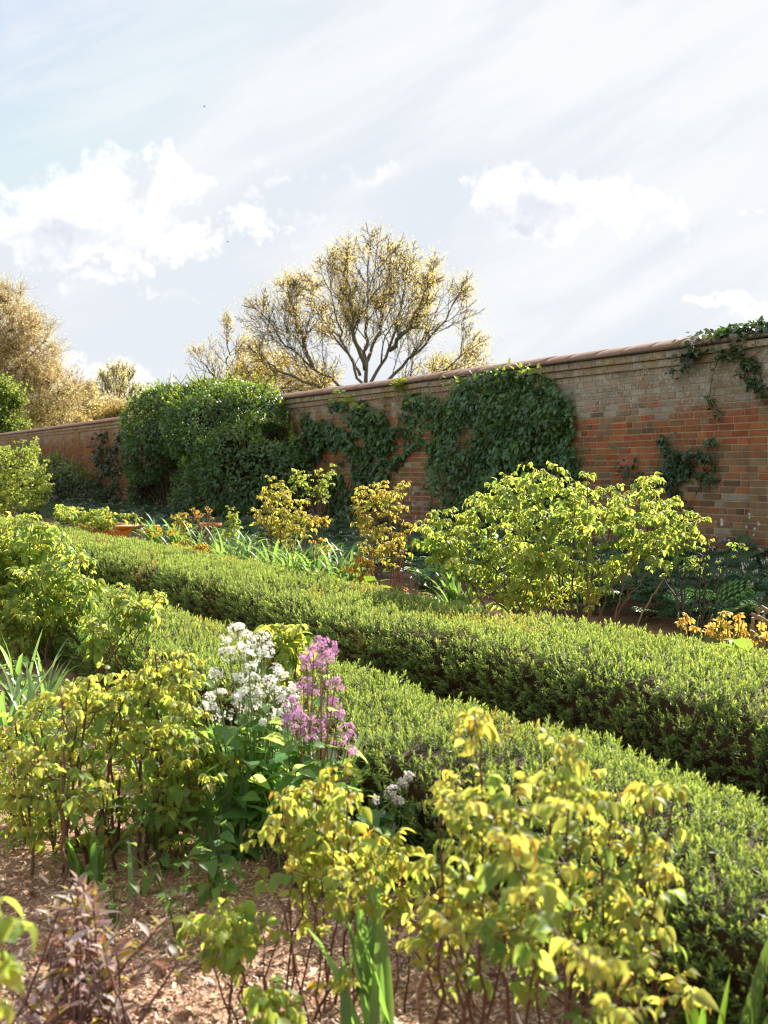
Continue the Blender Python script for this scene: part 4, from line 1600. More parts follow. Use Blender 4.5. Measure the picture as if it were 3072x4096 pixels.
# the large rose beyond the far hedge
rose('rose_bush', 'large spreading rose bush with pale yellow-green leaves in front of the wall', 2240, 5.25,
     [(2110, 1860), (2215, 1870), (2350, 1905), (2000, 1945), (2590, 1910), (2480, 2000), (2630, 1920), (2760, 2070), (2810, 2080), (2680, 2000), (1900, 2000), (1800, 2045), (1730, 2060), (1860, 2080),
      (2700, 2160), (1700, 2200), (1800, 2200), (2100, 1950), (2300, 1980), (2420, 1960), (2560, 2080), (2000, 2100), (2250, 2050)],
     [([(1680, 2060), (1860, 2010), (1990, 1910), (2110, 1880), (2350, 1910), (2600, 1930), (2680, 2010), (2800, 2080), (2780, 2150), (2640, 2250), (2400, 2330), (2100, 2420), (1950, 2400), (1800, 2260), (1690, 2160)], 185),
      ([(1780, 2280), (2000, 2300), (2400, 2330), (2500, 2360), (2300, 2440), (1950, 2440)], 22)],
     bsp=.2, dspread=.36, leaf=.118, lo=.62, upright=.35, crad=.0085, canec=(.14, .085, .045), group=G_BACK, cop=.03, agem=.58, nleaf=5)
# coppery roses in the middle
rose('rose_bush', 'upright rose with coppery orange young leaves left of the tall twiggy one', 1130, 5.1,
     [(1080, 1910), (1050, 1990), (1120, 1935), (1150, 1970), (1220, 2010), (1025, 2040), (1180, 2060), (1240, 2090), (1050, 2080), (1110, 2110)],
     [([(1040, 1960), (1120, 1930), (1230, 2010), (1240, 2120), (1130, 2160), (1040, 2110)], 46), ([(1130, 2130), (1200, 2130), (1190, 2250), (1140, 2250)], 6)],
     bsp=.06, dspread=.16, leaf=.10, lo=.78, upright=.55, crad=.008, group=G_BACK, young=(.31, .285, .065), cop=.12, agem=.70, canec=(.12, .06, .045))
rose('rose_bush', 'pale leaved rose shoot rising behind the coppery rose against the vine', 1250, 6.0,
     [(1180, 1880), (1280, 1880), (1330, 1860), (1230, 1900), (1300, 1930)],
     [([(1170, 1890), (1330, 1865), (1320, 1990), (1220, 1980)], 18)],
     bsp=.06, dspread=.12, leaf=.085, lo=.75, crad=.006, group=G_BACK, cop=.1, agem=.6)
rose('rose_bush', 'small slim rose with few orange leaf tufts standing between the two coppery roses', 1270, 5.3,
     [(1260, 2070), (1300, 2070), (1290, 2160), (1250, 2170), (1320, 2190)],
     [([(1250, 2060), (1300, 2065), (1290, 2100), (1250, 2100)], 3), ([(1250, 2150), (1330, 2160), (1320, 2220), (1260, 2220)], 7)],
     bsp=.04, dspread=.05, leaf=.09, lo=.85, crad=.005, group=G_BACK, young=(.34, .25, .035), cop=.3, agem=.8, bare=.2)
rose('rose_bush', 'tall twiggy rose with upright reddish brown canes and orange leaf tips, beside the label', 1570, 5.0,
     [(1440, 1950), (1500, 1935), (1545, 1930), (1560, 1990), (1600, 1945), (1615, 1935), (1580, 2010), (1620, 2030), (1430, 2030), (1470, 2060), (1640, 2120), (1600, 2140), (1500, 2140), (1450, 2170), (1650, 2100)],
     [([(1430, 1950), (1550, 1940), (1560, 2080), (1440, 2080)], 26), ([(1440, 2080), (1640, 2120), (1620, 2290), (1450, 2240)], 34), ([(1570, 1960), (1620, 1950), (1620, 2080), (1580, 2080)], 6)],
     bsp=.06, dspread=.16, leaf=.085, lo=.78, upright=.65, crad=.008, canec=(.17, .075, .045), group=G_BACK, young=(.31, .28, .06), cop=.14, agem=.66, bare=.35)
rose('rose_bush', 'short rose shoot with orange tips standing just left of the label', 1455, 4.6,
     [(1440, 2230), (1470, 2240), (1420, 2260)], [([(1415, 2230), (1500, 2230), (1480, 2320), (1430, 2320)], 8)],
     bsp=.03, dspread=.05, leaf=.085, lo=.5, crad=.005, group=G_BACK, young=(.33, .25, .035), cop=.35, agem=.8)
# thin young roses by the pot
rose('rose_bush', 'single stemmed young rose with a red tuft on top, left of the bare branching stems', 733, 5.4,
     [(730, 2055, 0, 733)], [([(700, 2060), (755, 2060), (750, 2110), (710, 2110)], 7), ([(715, 2120), (760, 2115), (755, 2175), (720, 2175)], 5)],
     bsp=.01, dspread=.04, leaf=.11, lo=.75, crad=.007, group=G_BACK, young=(.28, .27, .035), cop=.3, agem=.7)
rose('rose_bush', 'bare branching brown stems tipped with small orange leaves, in front of the terracotta pot', 830, 5.4,
     [(770, 2035), (785, 2055), (795, 2065), (808, 2055), (825, 2030), (840, 2045), (760, 2070), (848, 2070), (835, 2035)],
     [([(755, 2030), (805, 2050), (800, 2075), (765, 2070)], 8)],
     bsp=.09, dspread=.08, leaf=.055, lo=.96, crad=.008, canec=(.22, .13, .075), group=G_BACK, young=(.38, .22, .04), cop=.5, agem=.9, bare=.4, tipcl=5)
rose('rose_bush', 'single stemmed young rose with green leaves, right of the terracotta pot', 935, 5.4,
     [(922, 2035, 0, 938), (935, 2060, 0, 938), (905, 2120, 0, 915)], [([(905, 2040), (955, 2065), (950, 2115), (915, 2110)], 9), ([(890, 2125), (925, 2125), (920, 2165), (895, 2165)], 4)],
     bsp=.012, dspread=.04, leaf=.10, lo=.8, crad=.006, group=G_BACK, cop=.1, agem=.6)
rose('rose_bush', 'low copper leaved rose seedling at the back edge of the far hedge', 805, 4.75,
     [(795, 2185), (815, 2180), (830, 2195), (745, 2190), (700, 2185)], [([(785, 2180), (835, 2185), (830, 2215), (790, 2215)], 4)],
     bsp=.05, dspread=.04, leaf=.11, lo=.6, crad=.005, group=G_BACK, young=(.40, .26, .03), cop=.4, agem=.95)
rose('rose_bush', 'sparse rose with drooping green leaves behind the far hedge, in front of the orange barrow', 380, 4.40,
     [(245, 2025), (270, 2040), (310, 2035), (320, 2050), (355, 2070), (380, 2045), (415, 2040), (430, 2065), (400, 2080), (440, 2085), (500, 2060), (520, 2060), (240, 2060), (265, 2075)],
     [([(235, 2030), (330, 2040), (330, 2090), (240, 2085)], 16), ([(350, 2055), (440, 2050), (445, 2110), (350, 2105)], 18)],
     bsp=.5, dspread=.2, leaf=.14, lo=.7, crad=.006, group=G_BACK, cop=.15, agem=.6)
# pale shrub at the left, beyond the far hedge
rose('sunny_shrub', 'bushy pale yellow-green shrub in full sun at the left, behind the far hedge', 70, 5.9,
     [(90, 1760), (140, 1750), (150, 1800), (30, 1790), (190, 1840), (200, 1900), (60, 1800), (-20, 1800), (110, 1840), (0, 1850), (195, 1960), (-80, 1820), (-60, 1900)],
     [([(-100, 1810), (40, 1780), (100, 1850), (190, 1850), (210, 1960), (170, 2040), (-100, 2060)], 330), ([(80, 1760), (150, 1750), (150, 1850), (90, 1850)], 20)],
     bsp=.3, dspread=.4, leaf=.12, lo=.6, crad=.010, canec=(.16, .11, .06), cop=.02, agem=.75, cat='shrub', tpl=ROSE_S)
# dark bare shrub at the right
rose('bare_shrub', 'thin dark stemmed shrub with few leaves between the large rose and the yellow flowers', 2790, 5.8,
     [(2700, 2180), (2760, 2150), (2830, 2170), (2800, 2190), (2880, 2250), (2950, 2180), (2680, 2280), (2830, 2160), (2650, 2300), (2970, 2190)],
     [([(2730, 2180), (2830, 2170), (2830, 2280), (2740, 2280)], 12)],
     bsp=.06, dspread=.18, leaf=.07, lo=.85, crad=.009, canec=(.045, .04, .03), cop=.0, agem=.3, bare=.55, cat='shrub', tipcl=2)

# front bed
rose('rose_bush', 'full leafy rose bush at the left edge, overhanging the near hedge', 110, 1.55,
     [(60, 2080), (130, 2070), (190, 2100), (0, 2120), (250, 2150), (150, 2160), (330, 2240), (360, 2250), (50, 2200), (200, 2250), (300, 2330), (-60, 2200), (-80, 2100), (380, 2330), (100, 2330), (260, 2420), (180, 2450), (20, 2400), (330, 2480), (-40, 2480)],
     [([(-120, 2120), (60, 2090), (200, 2120), (330, 2240), (360, 2360), (330, 2500), (200, 2560), (60, 2600), (-120, 2600)], 105),
      ([(-100, 2180), (160, 2150), (280, 2300), (240, 2480), (-100, 2480)], 40)],
     bsp=.12, dspread=.24, leaf=.115, lo=.6, upright=.3, crad=.006, canec=(.13, .085, .05), group=G_NEAR, cop=.03, agem=.6)
rose('rose_bush', 'small rose shoots lying over the near hedge, right of the left-edge full rose', 430, 1.62,
     [(480, 2350), (610, 2380), (640, 2390), (540, 2430), (600, 2440), (420, 2520), (370, 2580), (520, 2450)],
     [([(470, 2360), (520, 2380), (500, 2430), (460, 2430)], 4), ([(500, 2420), (600, 2430), (590, 2490), (510, 2490)], 9), ([(340, 2470), (430, 2500), (420, 2600), (340, 2580)], 10)],
     bsp=.12, dspread=.10, leaf=.095, lo=.7, crad=.005, group=G_NEAR, cop=.03, agem=.6)
rose('rose_bush', 'rose shoot with rounded leaves poking out of the near hedge behind the white flowers', 1120, 1.78,
     [(1060, 2520), (1120, 2510), (1170, 2510), (1190, 2560), (1050, 2570), (1100, 2580), (1000, 2600)],
     [([(1040, 2520), (1190, 2515), (1190, 2620), (1060, 2640)], 16)],
     bsp=.05, dspread=.08, leaf=.10, lo=.6, crad=.005, group=G_NEAR, cop=.05, agem=.7)
rose('rose_bush', 'wide clump of upright rose canes with yellow-green leaves in front of the white flowers', 330, .93,
     [(620, 2610), (730, 2620), (650, 2700), (780, 2650), (520, 2700), (430, 2690), (360, 2720), (250, 2790), (120, 2860), (60, 2890), (30, 2960), (160, 2900), (320, 2830), (460, 2800), (560, 2760), (700, 2760), (780, 2860), (830, 3010), (900, 3030), (930, 3050), (760, 3080), (650, 3000), (100, 3050), (220, 3080), (360, 3080), (480, 3100), (850, 3150), (560, 2900, -.1)],
     [([(20, 2880), (250, 2760), (440, 2690), (560, 2700), (640, 2620), (740, 2640), (780, 2760), (800, 2900), (940, 3030), (930, 3200), (700, 3250), (500, 3250), (200, 3260), (40, 3200), (20, 3050)], 125),
      ([(100, 3260), (760, 3260), (700, 3420), (120, 3400)], 7), ([(-60, 2980), (260, 3060), (300, 3330), (-60, 3330)], 26)],
     bsp=.06, dspread=.20, leaf=.074, lo=.64, step=.05, upright=.85, canec=(.12, .06, .035), group=G_NEAR, young=(.265, .29, .06), cop=.10, agem=.58)
rose('rose_bush', 'upright rose with dark thin canes and yellow leaves at the bottom centre', 1300, 1.12,
     [(1370, 3080), (1280, 3130), (1200, 3160), (1420, 3200), (1560, 3380), (1620, 3400), (1680, 3470), (1500, 3350), (1130, 3280), (1030, 3330), (1250, 3300), (1400, 3300), (1480, 3560), (1600, 3600), (1330, 3450), (1180, 3480)],
     [([(1130, 3170), (1280, 3110), (1400, 3110), (1440, 3260), (1420, 3480), (1200, 3480), (1110, 3330)], 26), ([(1430, 3360), (1600, 3380), (1640, 3560), (1450, 3620), (1420, 3500)], 11), ([(1180, 3480), (1420, 3480), (1420, 3700), (1180, 3700)], 3), ([(1170, 3900), (1420, 3860), (1400, 4060), (1200, 4060)], 3)],
     bsp=.06, dspread=.13, leaf=.067, lo=.68, step=.05, upright=.5, crad=.0034, canec=(.11, .05, .03), group=G_NEAR, young=(.28, .29, .06), cop=.14, agem=.60, tipcl=4)
rose('rose_bush', 'broad rose with orange tinged yellow leaves before the near hedge at the bottom right', 2150, 1.26,
     [(1900, 2880), (1880, 2920), (2240, 2980), (2280, 3010), (2220, 3060), (2330, 3090), (2560, 3180), (2620, 3170), (2460, 3200), (2700, 3150), (1830, 3110), (1780, 3180), (1930, 3180), (2040, 3220), (1850, 3280), (2100, 3380), (2650, 3480), (2550, 3400), (2440, 3330), (1750, 3500), (1700, 3640), (1820, 3560), (2600, 3620), (2640, 3740), (2500, 3560), (1620, 3740), (2700, 3900), (2750, 3980), (2350, 3180), (2150, 3130), (2570, 3850)],
     [([(1790, 3150), (1940, 3080), (2080, 3180), (2280, 3060), (2380, 3200), (2560, 3330), (2620, 3480), (2640, 3700), (2560, 3900), (2300, 3900), (2000, 3800), (1700, 3720), (1680, 3600), (1850, 3480)], 46),
      ([(1700, 3600), (2100, 3560), (2600, 3640), (2700, 3900), (2760, 4060), (2300, 4096), (1800, 4000)], 18)],
     bsp=.08, dspread=.20, leaf=.066, lo=.68, step=.05, upright=.55, crad=.004, canec=(.11, .05, .032), group=G_NEAR, young=(.285, .29, .07), cop=.16, agem=.54, tipcl=4)
rose('rose_bush', 'small young rose with a tuft of light green leaves beside the purple sage', 980, .92,
     [(900, 3640), (860, 3680), (960, 3650), (800, 3720), (1040, 3700), (880, 3780), (950, 3760)],
     [([(770, 3680), (900, 3640), (1060, 3680), (1040, 3820), (860, 3900), (790, 3800)], 7)],
     bsp=.02, dspread=.08, leaf=.075, lo=.80, crad=.003, group=G_NEAR, cop=.06, agem=.6)
rose('rose_bush', 'tiny rose seedling with a few round leaves at the bottom edge', 1100, .86,
     [(1060, 3980), (1120, 4020), (1160, 4040)], [([(1050, 3980), (1180, 4040), (1150, 4090), (1080, 4060)], 3)],
     bsp=.02, dspread=.03, leaf=.075, lo=.6, crad=.003, group=G_NEAR, cop=.0, agem=.5)
rose('rose_bush', 'rose sprig with large bright leaves entering at the left edge near the bottom', -200, .23,
     [(-20, 3680, 0), (-60, 3860, 0), (-10, 3990, .05), (-120, 3600, 0)],
     [([(-200, 3650), (-60, 3720), (-40, 4000), (-140, 4000)], 2)],
     bsp=.08, dspread=.06, leaf=.085, lo=.92, crad=.004, group=G_NEAR, cop=.0, agem=.5, tipcl=3)

# ================================================================== SAGE, HONESTY, BULBS
def sage(name, label, basepx, Y, tips, cat='sage bush'):
    b = A_([atY(basepx, Y), Y, 0.0])
    z0 = depth(b)
    base = thing(name, b, label, cat)
    Ps, Ds, Ns, Sz, Cs = [], [], [], [], []
    pal = A_([(.26, .18, .19), (.44, .38, .40), (.30, .15, .10), (.34, .29, .07), (.22, .16, .17), (.36, .28, .27)])
    for (px, py) in tips:
        e = P(px, py, z0 + rng.normal(0, .09))
        rt = b + A_([rng.normal(0, .07), rng.normal(0, .07), -.01])
        n = 10
        ln = bez(rt, (rt + e) / 2 + A_([0, 0, -.03]), e, n)
        ln[1:-1] += rng.normal(0, .003, (n - 2, 3))
        mb = MB()
        tube(mb, ln, np.linspace(.0042, .0022, n), cjit(A_((.14, .08, .075)), 1)[0], 5, cap=False)
        mb.build('stalk', M_CANE, base)
        az = rng.uniform(0, 6.3)
        d0 = nrm(ln[-1] - ln[-3])
        for k in range(5):
            p = ln[-1] - d0 * .016 * k
            az += math.pi / 2
            for sg in (0, math.pi):
                ev = 1.15 - .2 * k + rng.normal(0, .15)
                d = A_([math.cos(az + sg) * math.cos(ev), math.sin(az + sg) * math.cos(ev), math.sin(ev)])
                Ps.append(p)
                Ds.append(d)
                Ns.append(A_([-math.cos(az + sg), -math.sin(az + sg), 1.2]))
                Sz.append(rng.uniform(.036, .058) * (.6 + .15 * k))
                Cs.append(pal[rng.integers(6)])
    mb = MB()
    k = len(Ps)
    inst(mb, SAGE, frames(nrm(A_(Ds)), A_(Ns)), A_(Ps), A_(Sz), cjit(A_(Cs), k, .15))
    mb.build('foliage', leafmat('sage_leaf', .4, (1.5, 1.3, .7), .6, .3), base)
    return base


tips = [(rng.uniform(150, 480), 0) for _ in range(46)]
tips = [(x, 3520 + abs(x - 320) ** 1.35 * .28 + rng.uniform(0, 430)) for x, _ in tips] + [(640, 3700), (740, 3790), (500, 3860), (540, 3900), (130, 4040), (210, 4030), (90, 4010), (320, 3540), (380, 3590), (240, 3620)]
sage('purple_sage', 'purple sage with brown and grey-violet leaves at the bottom left on bare mulch', 330, .62, tips)

PETAL4 = []
for k in range(4):
    a = k * math.pi / 2
    c, s_ = math.cos(a), math.sin(a)
    for (u, v, z) in ((.08, -.05, 0), (.62, -.42, .12), (1.0, 0, .05), (.62, .42, .12)):
        PETAL4.append((c * u - s_ * v, s_ * u + c * v, z))
PETAL4 = (A_(PETAL4), A_([(0, 1, 2, 3), (4, 5, 6, 7), (8, 9, 10, 11), (12, 13, 14, 15)]))


def honesty(name, label, basepx, Y, heads, petal, leafpoly, nleaf, stemc=(.14, .19, .06), basal=(), cat='flowering plant', hs=.036):
    b = A_([atY(basepx, Y), Y, 0.0])
    z0 = depth(b)
    base = thing(name, b, label, cat)
    mbs = MB()
    LP, LD, LS = [], [], []
    for hd in heads:
        px, py, nf = hd[:3]
        zz = z0 + (hd[3] if len(hd) > 3 else rng.normal(0, .06))
        c = P(px, py, zz)
        rt = b + A_([rng.normal(0, .10), rng.normal(0, .07), -.01])
        n = 9
        ln = bez(rt, A_([c[0] * .75 + rt[0] * .25, c[1] * .75 + rt[1] * .25, c[2] * .45]), c, n)
        tube(mbs, ln, np.linspace(.0038, .0018, n), cjit(A_(stemc), 1)[0], 5, cap=False)
        for u in rng.uniform(.25, .9, 4):
            i = int(u * (n - 1))
            LP.append(ln[i])
            a = rng.uniform(0, 6.3)
            LD.append((math.cos(a), math.sin(a), rng.uniform(-.2, .5)))
            LS.append(.04 + .035 * (1 - u))
        # domed head of four-petalled flowers
        k = max(5, int(nf * .72))
        u = nrm(jit(k) + A_([0, 0, .7]))
        R = hs * (k / 24.0) ** .4
        q = c + u * R * rng.uniform(.55, 1.15, (k, 1)) * A_([1, 1, .85])
        mb = MB()
        fr = frames(nrm(np.cross(u, jit(k))), nrm(u + jit(k, .35)))
        inst(mb, PETAL4, fr, q, rng.uniform(.0095, .014, k), cjit(A_(petal), k, .12, .05))
        # calyces and flower stalks
        tw = (A_([(-.5, 0, 0), (.5, 0, 0), (.4, 1, 0), (-.4, 1, 0)], dtype=float), A_([(0, 1, 2, 3)]))
        inst(mb, tw, frames(nrm(q - c + 1e-4), nrm(jit(k))), np.repeat(c[None] - A_([[0, 0, R * .6]]), k, 0), np.stack([np.full(k, .0016), np.full(k, R * 1.3), np.ones(k)], 1), A_((.18, .20, .07)))
        mb.build('flower_head', M_PETAL, base, smooth=False)
    mbs.build('stem', M_CANE, base)
    for q in inpoly(leafpoly, nleaf):
        LP.append(P(q[0], q[1], z0 + rng.normal(0, .10)))
        a = rng.uniform(0, 6.3)
        LD.append((math.cos(a), math.sin(a), rng.uniform(-.5, .3)))
        LS.append(rng.uniform(.04, .085))
    for (px, py, sz) in basal:
        p = P(px, py, z0 + rng.normal(0, .06))
        LP.append(p)
        a = rng.uniform(0, 6.3)
        LD.append((math.cos(a), math.sin(a), -.35))
        LS.append(sz)
    k = len(LP)
    mb = MB()
    inst(mb, HEARTL, frames(nrm(A_(LD)), nrm(A_([0, 0, 1.0]) + jit(k, .3))), A_(LP), A_(LS), cjit(A_((.20, .31, .10)), k, .22))
    mb.build('foliage', M_ROSE, base)
    return base


WH = (.80, .80, .78)
honesty('white_honesty', 'tall white flowering honesty with large rough leaves at its foot, beside the purple one', 1010, 1.42,
        [(950, 2520, 30), (985, 2545, 16), (905, 2560, 10), (1045, 2560, 26), (1065, 2600, 22), (1030, 2590, 12), (920, 2620, 24), (975, 2585, 14), (995, 2635, 20), (1060, 2630, 14), (1000, 2680, 22), (860, 2700, 18), (1100, 2690, 26), (1125, 2705, 16), (1080, 2725, 14), (955, 2720, 18), (1010, 2720, 16),
         (1000, 2765, 28), (1040, 2790, 20), (880, 2780, 16), (835, 2790, 14), (1100, 2775, 22), (1130, 2800, 22), (1165, 2760, 14), (960, 2790, 14), (1010, 2840, 14), (945, 2830, 12), (1150, 2840, 16), (1080, 2850, 14), (850, 2840, 12), (1040, 2830, 12), (1090, 2880, 12), (920, 2860, 10), (1120, 2860, 14), (1060, 2900, 12), (1140, 2900, 12), (1000, 2890, 10), (860, 2880, 10), (815, 2830, 12), (1180, 2800, 12)],
        WH, [(830, 2900), (1150, 2880), (1280, 3050), (1150, 3330), (850, 3300), (760, 3050)], 150,
        basal=[(930, 3330, .16), (1010, 3370, .17), (870, 3380, .14), (1060, 3420, .15), (960, 3430, .13), (1120, 3340, .14), (800, 3260, .12)])
PU = (.55, .29, .53)
honesty('purple_honesty', 'tall purple flowering honesty with one high flower spike, right of the white one', 1260, 1.5,
        [(1290, 2585, 26), (1320, 2600, 22), (1255, 2610, 14), (1225, 2630, 12), (1310, 2640, 20), (1280, 2655, 18), (1230, 2675, 18), (1215, 2745, 22), (1245, 2760, 14), (1340, 2735, 16), (1335, 2820, 22), (1165, 2810, 14), (1185, 2850, 20), (1150, 2880, 18), (1200, 2880, 16), (1240, 2890, 18), (1190, 2930, 14), (1270, 2910, 18), (1320, 2870, 14), (1220, 2940, 12), (1350, 2870, 12), (1385, 2920, 20), (1395, 2950, 16), (1285, 2940, 14), (1340, 2985, 12), (1250, 2960, 12), (1410, 3005, 8), (1165, 2910, 10)],
        PU, [(1130, 2960), (1380, 2960), (1420, 3150), (1250, 3300), (1120, 3200)], 60, stemc=(.20, .09, .07))
honesty('white_honesty', 'small leaning white honesty with thin stems against the dark face of the near hedge', 1500, 1.62,
        [(1635, 3110, 14), (1610, 3130, 12), (1575, 3160, 14), (1555, 3180, 10), (1590, 3200, 10), (1510, 3200, 10), (1530, 3260, 10), (1585, 3290, 14), (1560, 3310, 14), (1490, 3300, 8), (1550, 3370, 10), (1540, 3390, 10), (1480, 3350, 8), (1610, 3140, 6)],
        (.74, .68, .70), [(1400, 3250), (1560, 3230), (1560, 3420), (1420, 3440)], 40, hs=.022)

# low leafy undergrowth about the canes in the front bed: each clump is a thing
SPATH = [(0, .7), (.15, 1.0), (.4, 1.0), (.7, .8), (.9, .45), (1.0, .05)]


def strap(name, label, b, n, length, width, col, arch=(.3, 1.0), lean=.45, group=None, cat='strap-leaved plant', seg=9, floweristhis=None, parts=None):
    """clump of long strap leaves; each leaf bends over under its own weight"""
    base = thing(name, b, label, cat, group)
    mb = MB()
    for i in range(n):
        az = rng.uniform(0, 2 * math.pi)
        L = length * rng.uniform(.65, 1.15)
        ln_ = abs(rng.normal(0, lean)) + .05
        bendk = rng.uniform(*arch)
        u = np.linspace(0, 1, seg)
        ang = math.pi / 2 - ln_ - bendk * u ** 2 * 1.9
        ds = L / (seg - 1)
        hx = np.concatenate([[0], np.cumsum(np.cos(ang[:-1]) * ds)])
        hz = np.concatenate([[0], np.cumsum(np.sin(ang[:-1]) * ds)])
        o2 = b + A_([rng.normal(0, .03), rng.normal(0, .03), -.01])
        c = o2 + np.stack([hx * math.cos(az), hx * math.sin(az), hz], 1)
        tw = rng.normal(0, .5)
        S = A_([-math.sin(az), math.cos(az), 0]) * math.cos(tw * .5) + A_([0, 0, math.sin(tw * .5)])
        w = width * rng.uniform(.75, 1.2) * np.interp(u, [0, .2, .6, .9, 1], [.8, 1, .9, .45, .03]) / 2
        nrmv = nrm(np.cross(np.gradient(c, axis=0), S))
        V = np.concatenate([c - S * w[:, None], c - nrmv * (w * .35)[:, None], c + S * w[:, None]], 1).reshape(-1, 3)
        F = []
        for k in range(seg - 1):
            a = k * 3
            F += [(a, a + 1, a + 4, a + 3), (a + 1, a + 2, a + 5, a + 4)]
        mb.add(V, A_(F), cjit(A_(col), 1, .18)[0])
    mb.build('foliage', M_STRAP, base)
    return base


def gp(px, Y, z=0.0):
    return A_([atY(px, Y), Y, z])


BLUEG = (.16, .26, .12)
strap('iris_plant', 'upright iris with broad pointed green blades at the bottom right corner', gp(2900, 1.50), 9, .36, .042, (.12, .20, .045), (.0, .12), .22, cat='iris')
strap('bulb_plant', 'clump of blue-green strap leaves between the two rose bushes at the bottom', gp(1500, 1.16), 13, .38, .024, BLUEG, (.05, .35), .42)
G_ST = 'strap-leaved clumps in the front bed'
LAB = ['arching blue-green bulb leaves at the left edge below the full rose', 'tall strap leaves right beside the left-edge bulb clump', 'strap leaves among the canes left of the white flowers', 'strap leaves below the white flowers',
       'strap leaves under the purple flowers with one bent over blade', 'pale grassy leaves at the foot of the left rose canes', 'low grassy tuft on the mulch at the left rose canes', 'thin strap leaves on the mulch right of the left rose canes', 'short leaves behind the wide rose clump on bare mulch', 'tall strap leaves at the left edge beneath the overhanging rose', 'strap leaves below the overhanging rose on its mulch side']
for (px, Y, n, L, w, lab) in ((20, 1.0, 14, .48, .03, 0), (110, 1.08, 12, .40, .028, 1), (640, 1.2, 20, .46, .028, 2), (900, 1.32, 18, .48, .028, 3), (1290, 1.52, 16, .44, .03, 4),
                             (190, .93, 16, .24, .026, 5), (330, .88, 14, .20, .022, 6), (600, 1.02, 6, .2, .016, 7), (300, 1.45, 12, .2, .03, 8), (60, 1.22, 16, .45, .03, 9), (160, 1.3, 14, .38, .028, 10)):
    strap('bulb_plant', LAB[lab], gp(px, Y), n, L, w, (.13, .23, .06) if lab in (5, 6, 8) else BLUEG, (.1, .9), .35, G_ST)

# low leafy seedlings among the canes and flowers
for (px, Y, n, sz) in ((150, 1.05, 14, .05), (260, 1.2, 16, .05), (420, 1.05, 14, .045), (520, 1.3, 18, .055), (640, 1.1, 12, .045), (740, 1.3, 18, .06), (60, 1.25, 14, .05), (350, 1.4, 16, .05), (830, 1.15, 12, .05), (200, .85, 8, .035), (450, .85, 8, .035), (700, .95, 8, .035), (1240, 1.6, 14, .05), (960, 1.55, 14, .05)):
    b = gp(px, Y)
    base = thing('seedling', b, 'low leafy green seedling growing on the mulch among the rose canes', 'seedling', 'green seedlings in the front bed')
    mb = MB()
    n *= 3
    a = rng.uniform(0, 6.3, n)
    h = rng.uniform(.03, .26, n)
    q = b + np.stack([np.cos(a) * .08 * rng.random(n), np.sin(a) * .08 * rng.random(n), h], 1)
    for i in range(0, n, 3):
        tube(mb, [b + A_([0, 0, -.005]), b * .4 + q[i] * .6, q[i]], .0015, (.13, .18, .05), 4, cap=False)
    inst(mb, ROSE_S, frames(nrm(np.stack([np.cos(a), np.sin(a), rng.uniform(-.4, .5, n)], 1)), nrm(A_([0, 0, 1.0]) + jit(n, .3))), q, rng.uniform(.6, 1.3, n) * sz, cjit(A_((.17, .27, .07)), n, .2))
    mb.build('foliage', M_ROSE, base)

G_BB = 'strap-leaved clumps behind the far hedge'
SIDE = [(700, 5.5, 'grey-green arching bulb leaves in the shade below the bare rose stems'), (790, 5.3, 'grey-green arching bulb leaves below the terracotta pot'), (870, 4.95, 'bright strap leaves right under the single green rose stem'),
        (940, 4.75, 'sunlit strap leaves at the back edge of the far hedge left of the coppery rose'), (1010, 4.9, 'sunlit strap leaves at the left foot of the coppery rose'), (1090, 4.7, 'sunlit strap leaves in front of the coppery rose canes'),
        (1170, 4.75, 'sunlit strap leaves at the right foot of the coppery rose'), (1250, 4.85, 'strap leaves below the small slim rose'), (1330, 4.8, 'strap leaves behind the broad yellow-green leaves'), (1410, 4.95, 'strap leaves just left of the label'),
        (620, 5.4, 'grey-green bulb leaves below the yellow flower spikes at the left'), (1840, 4.75, 'strap leaves among the broad pale leaves under the large rose'), (1150, 5.4, 'strap leaves behind the coppery rose in half shade'), (960, 5.5, 'strap leaves in half shade left of the coppery rose')]
for (px, Y, lab) in SIDE:
    strap('bulb_plant', lab, gp(px, Y), 36, .60, .042, (.16, .25, .12), (.35, 1.1), .42, G_BB)
# onion-like flower buds on stalks
for (px, py, lab) in ((1255, 2205, 'pale green flower bud on a straight stalk, left of its twin'), (1268, 2235, 'lower pale green flower bud on a straight stalk'), (1355, 2220, 'green flower bud on a leaning stalk above the broad leaves')):
    b = gp(px, 4.8)
    base = thing('flower_bud', b, lab, 'flower bud', 'flower buds on stalks')
    top = P(px, py, depth(b))
    mb = MB()
    tube(mb, bez(b, (b + top) / 2, top, 6), .006, (.12, .19, .06), 6)
    mb.build('stalk', M_STRAP, base)
    mb = MB()
    hts = np.linspace(0, 1, 7)
    tube(mb, top + np.stack([0 * hts, 0 * hts, hts * .06], 1), .012 * np.sin(np.pi * np.clip(hts * .9 + .08, 0, 1)) + .001, (.16, .20, .07), 7)
    mb.build('bud', M_STRAP, base)


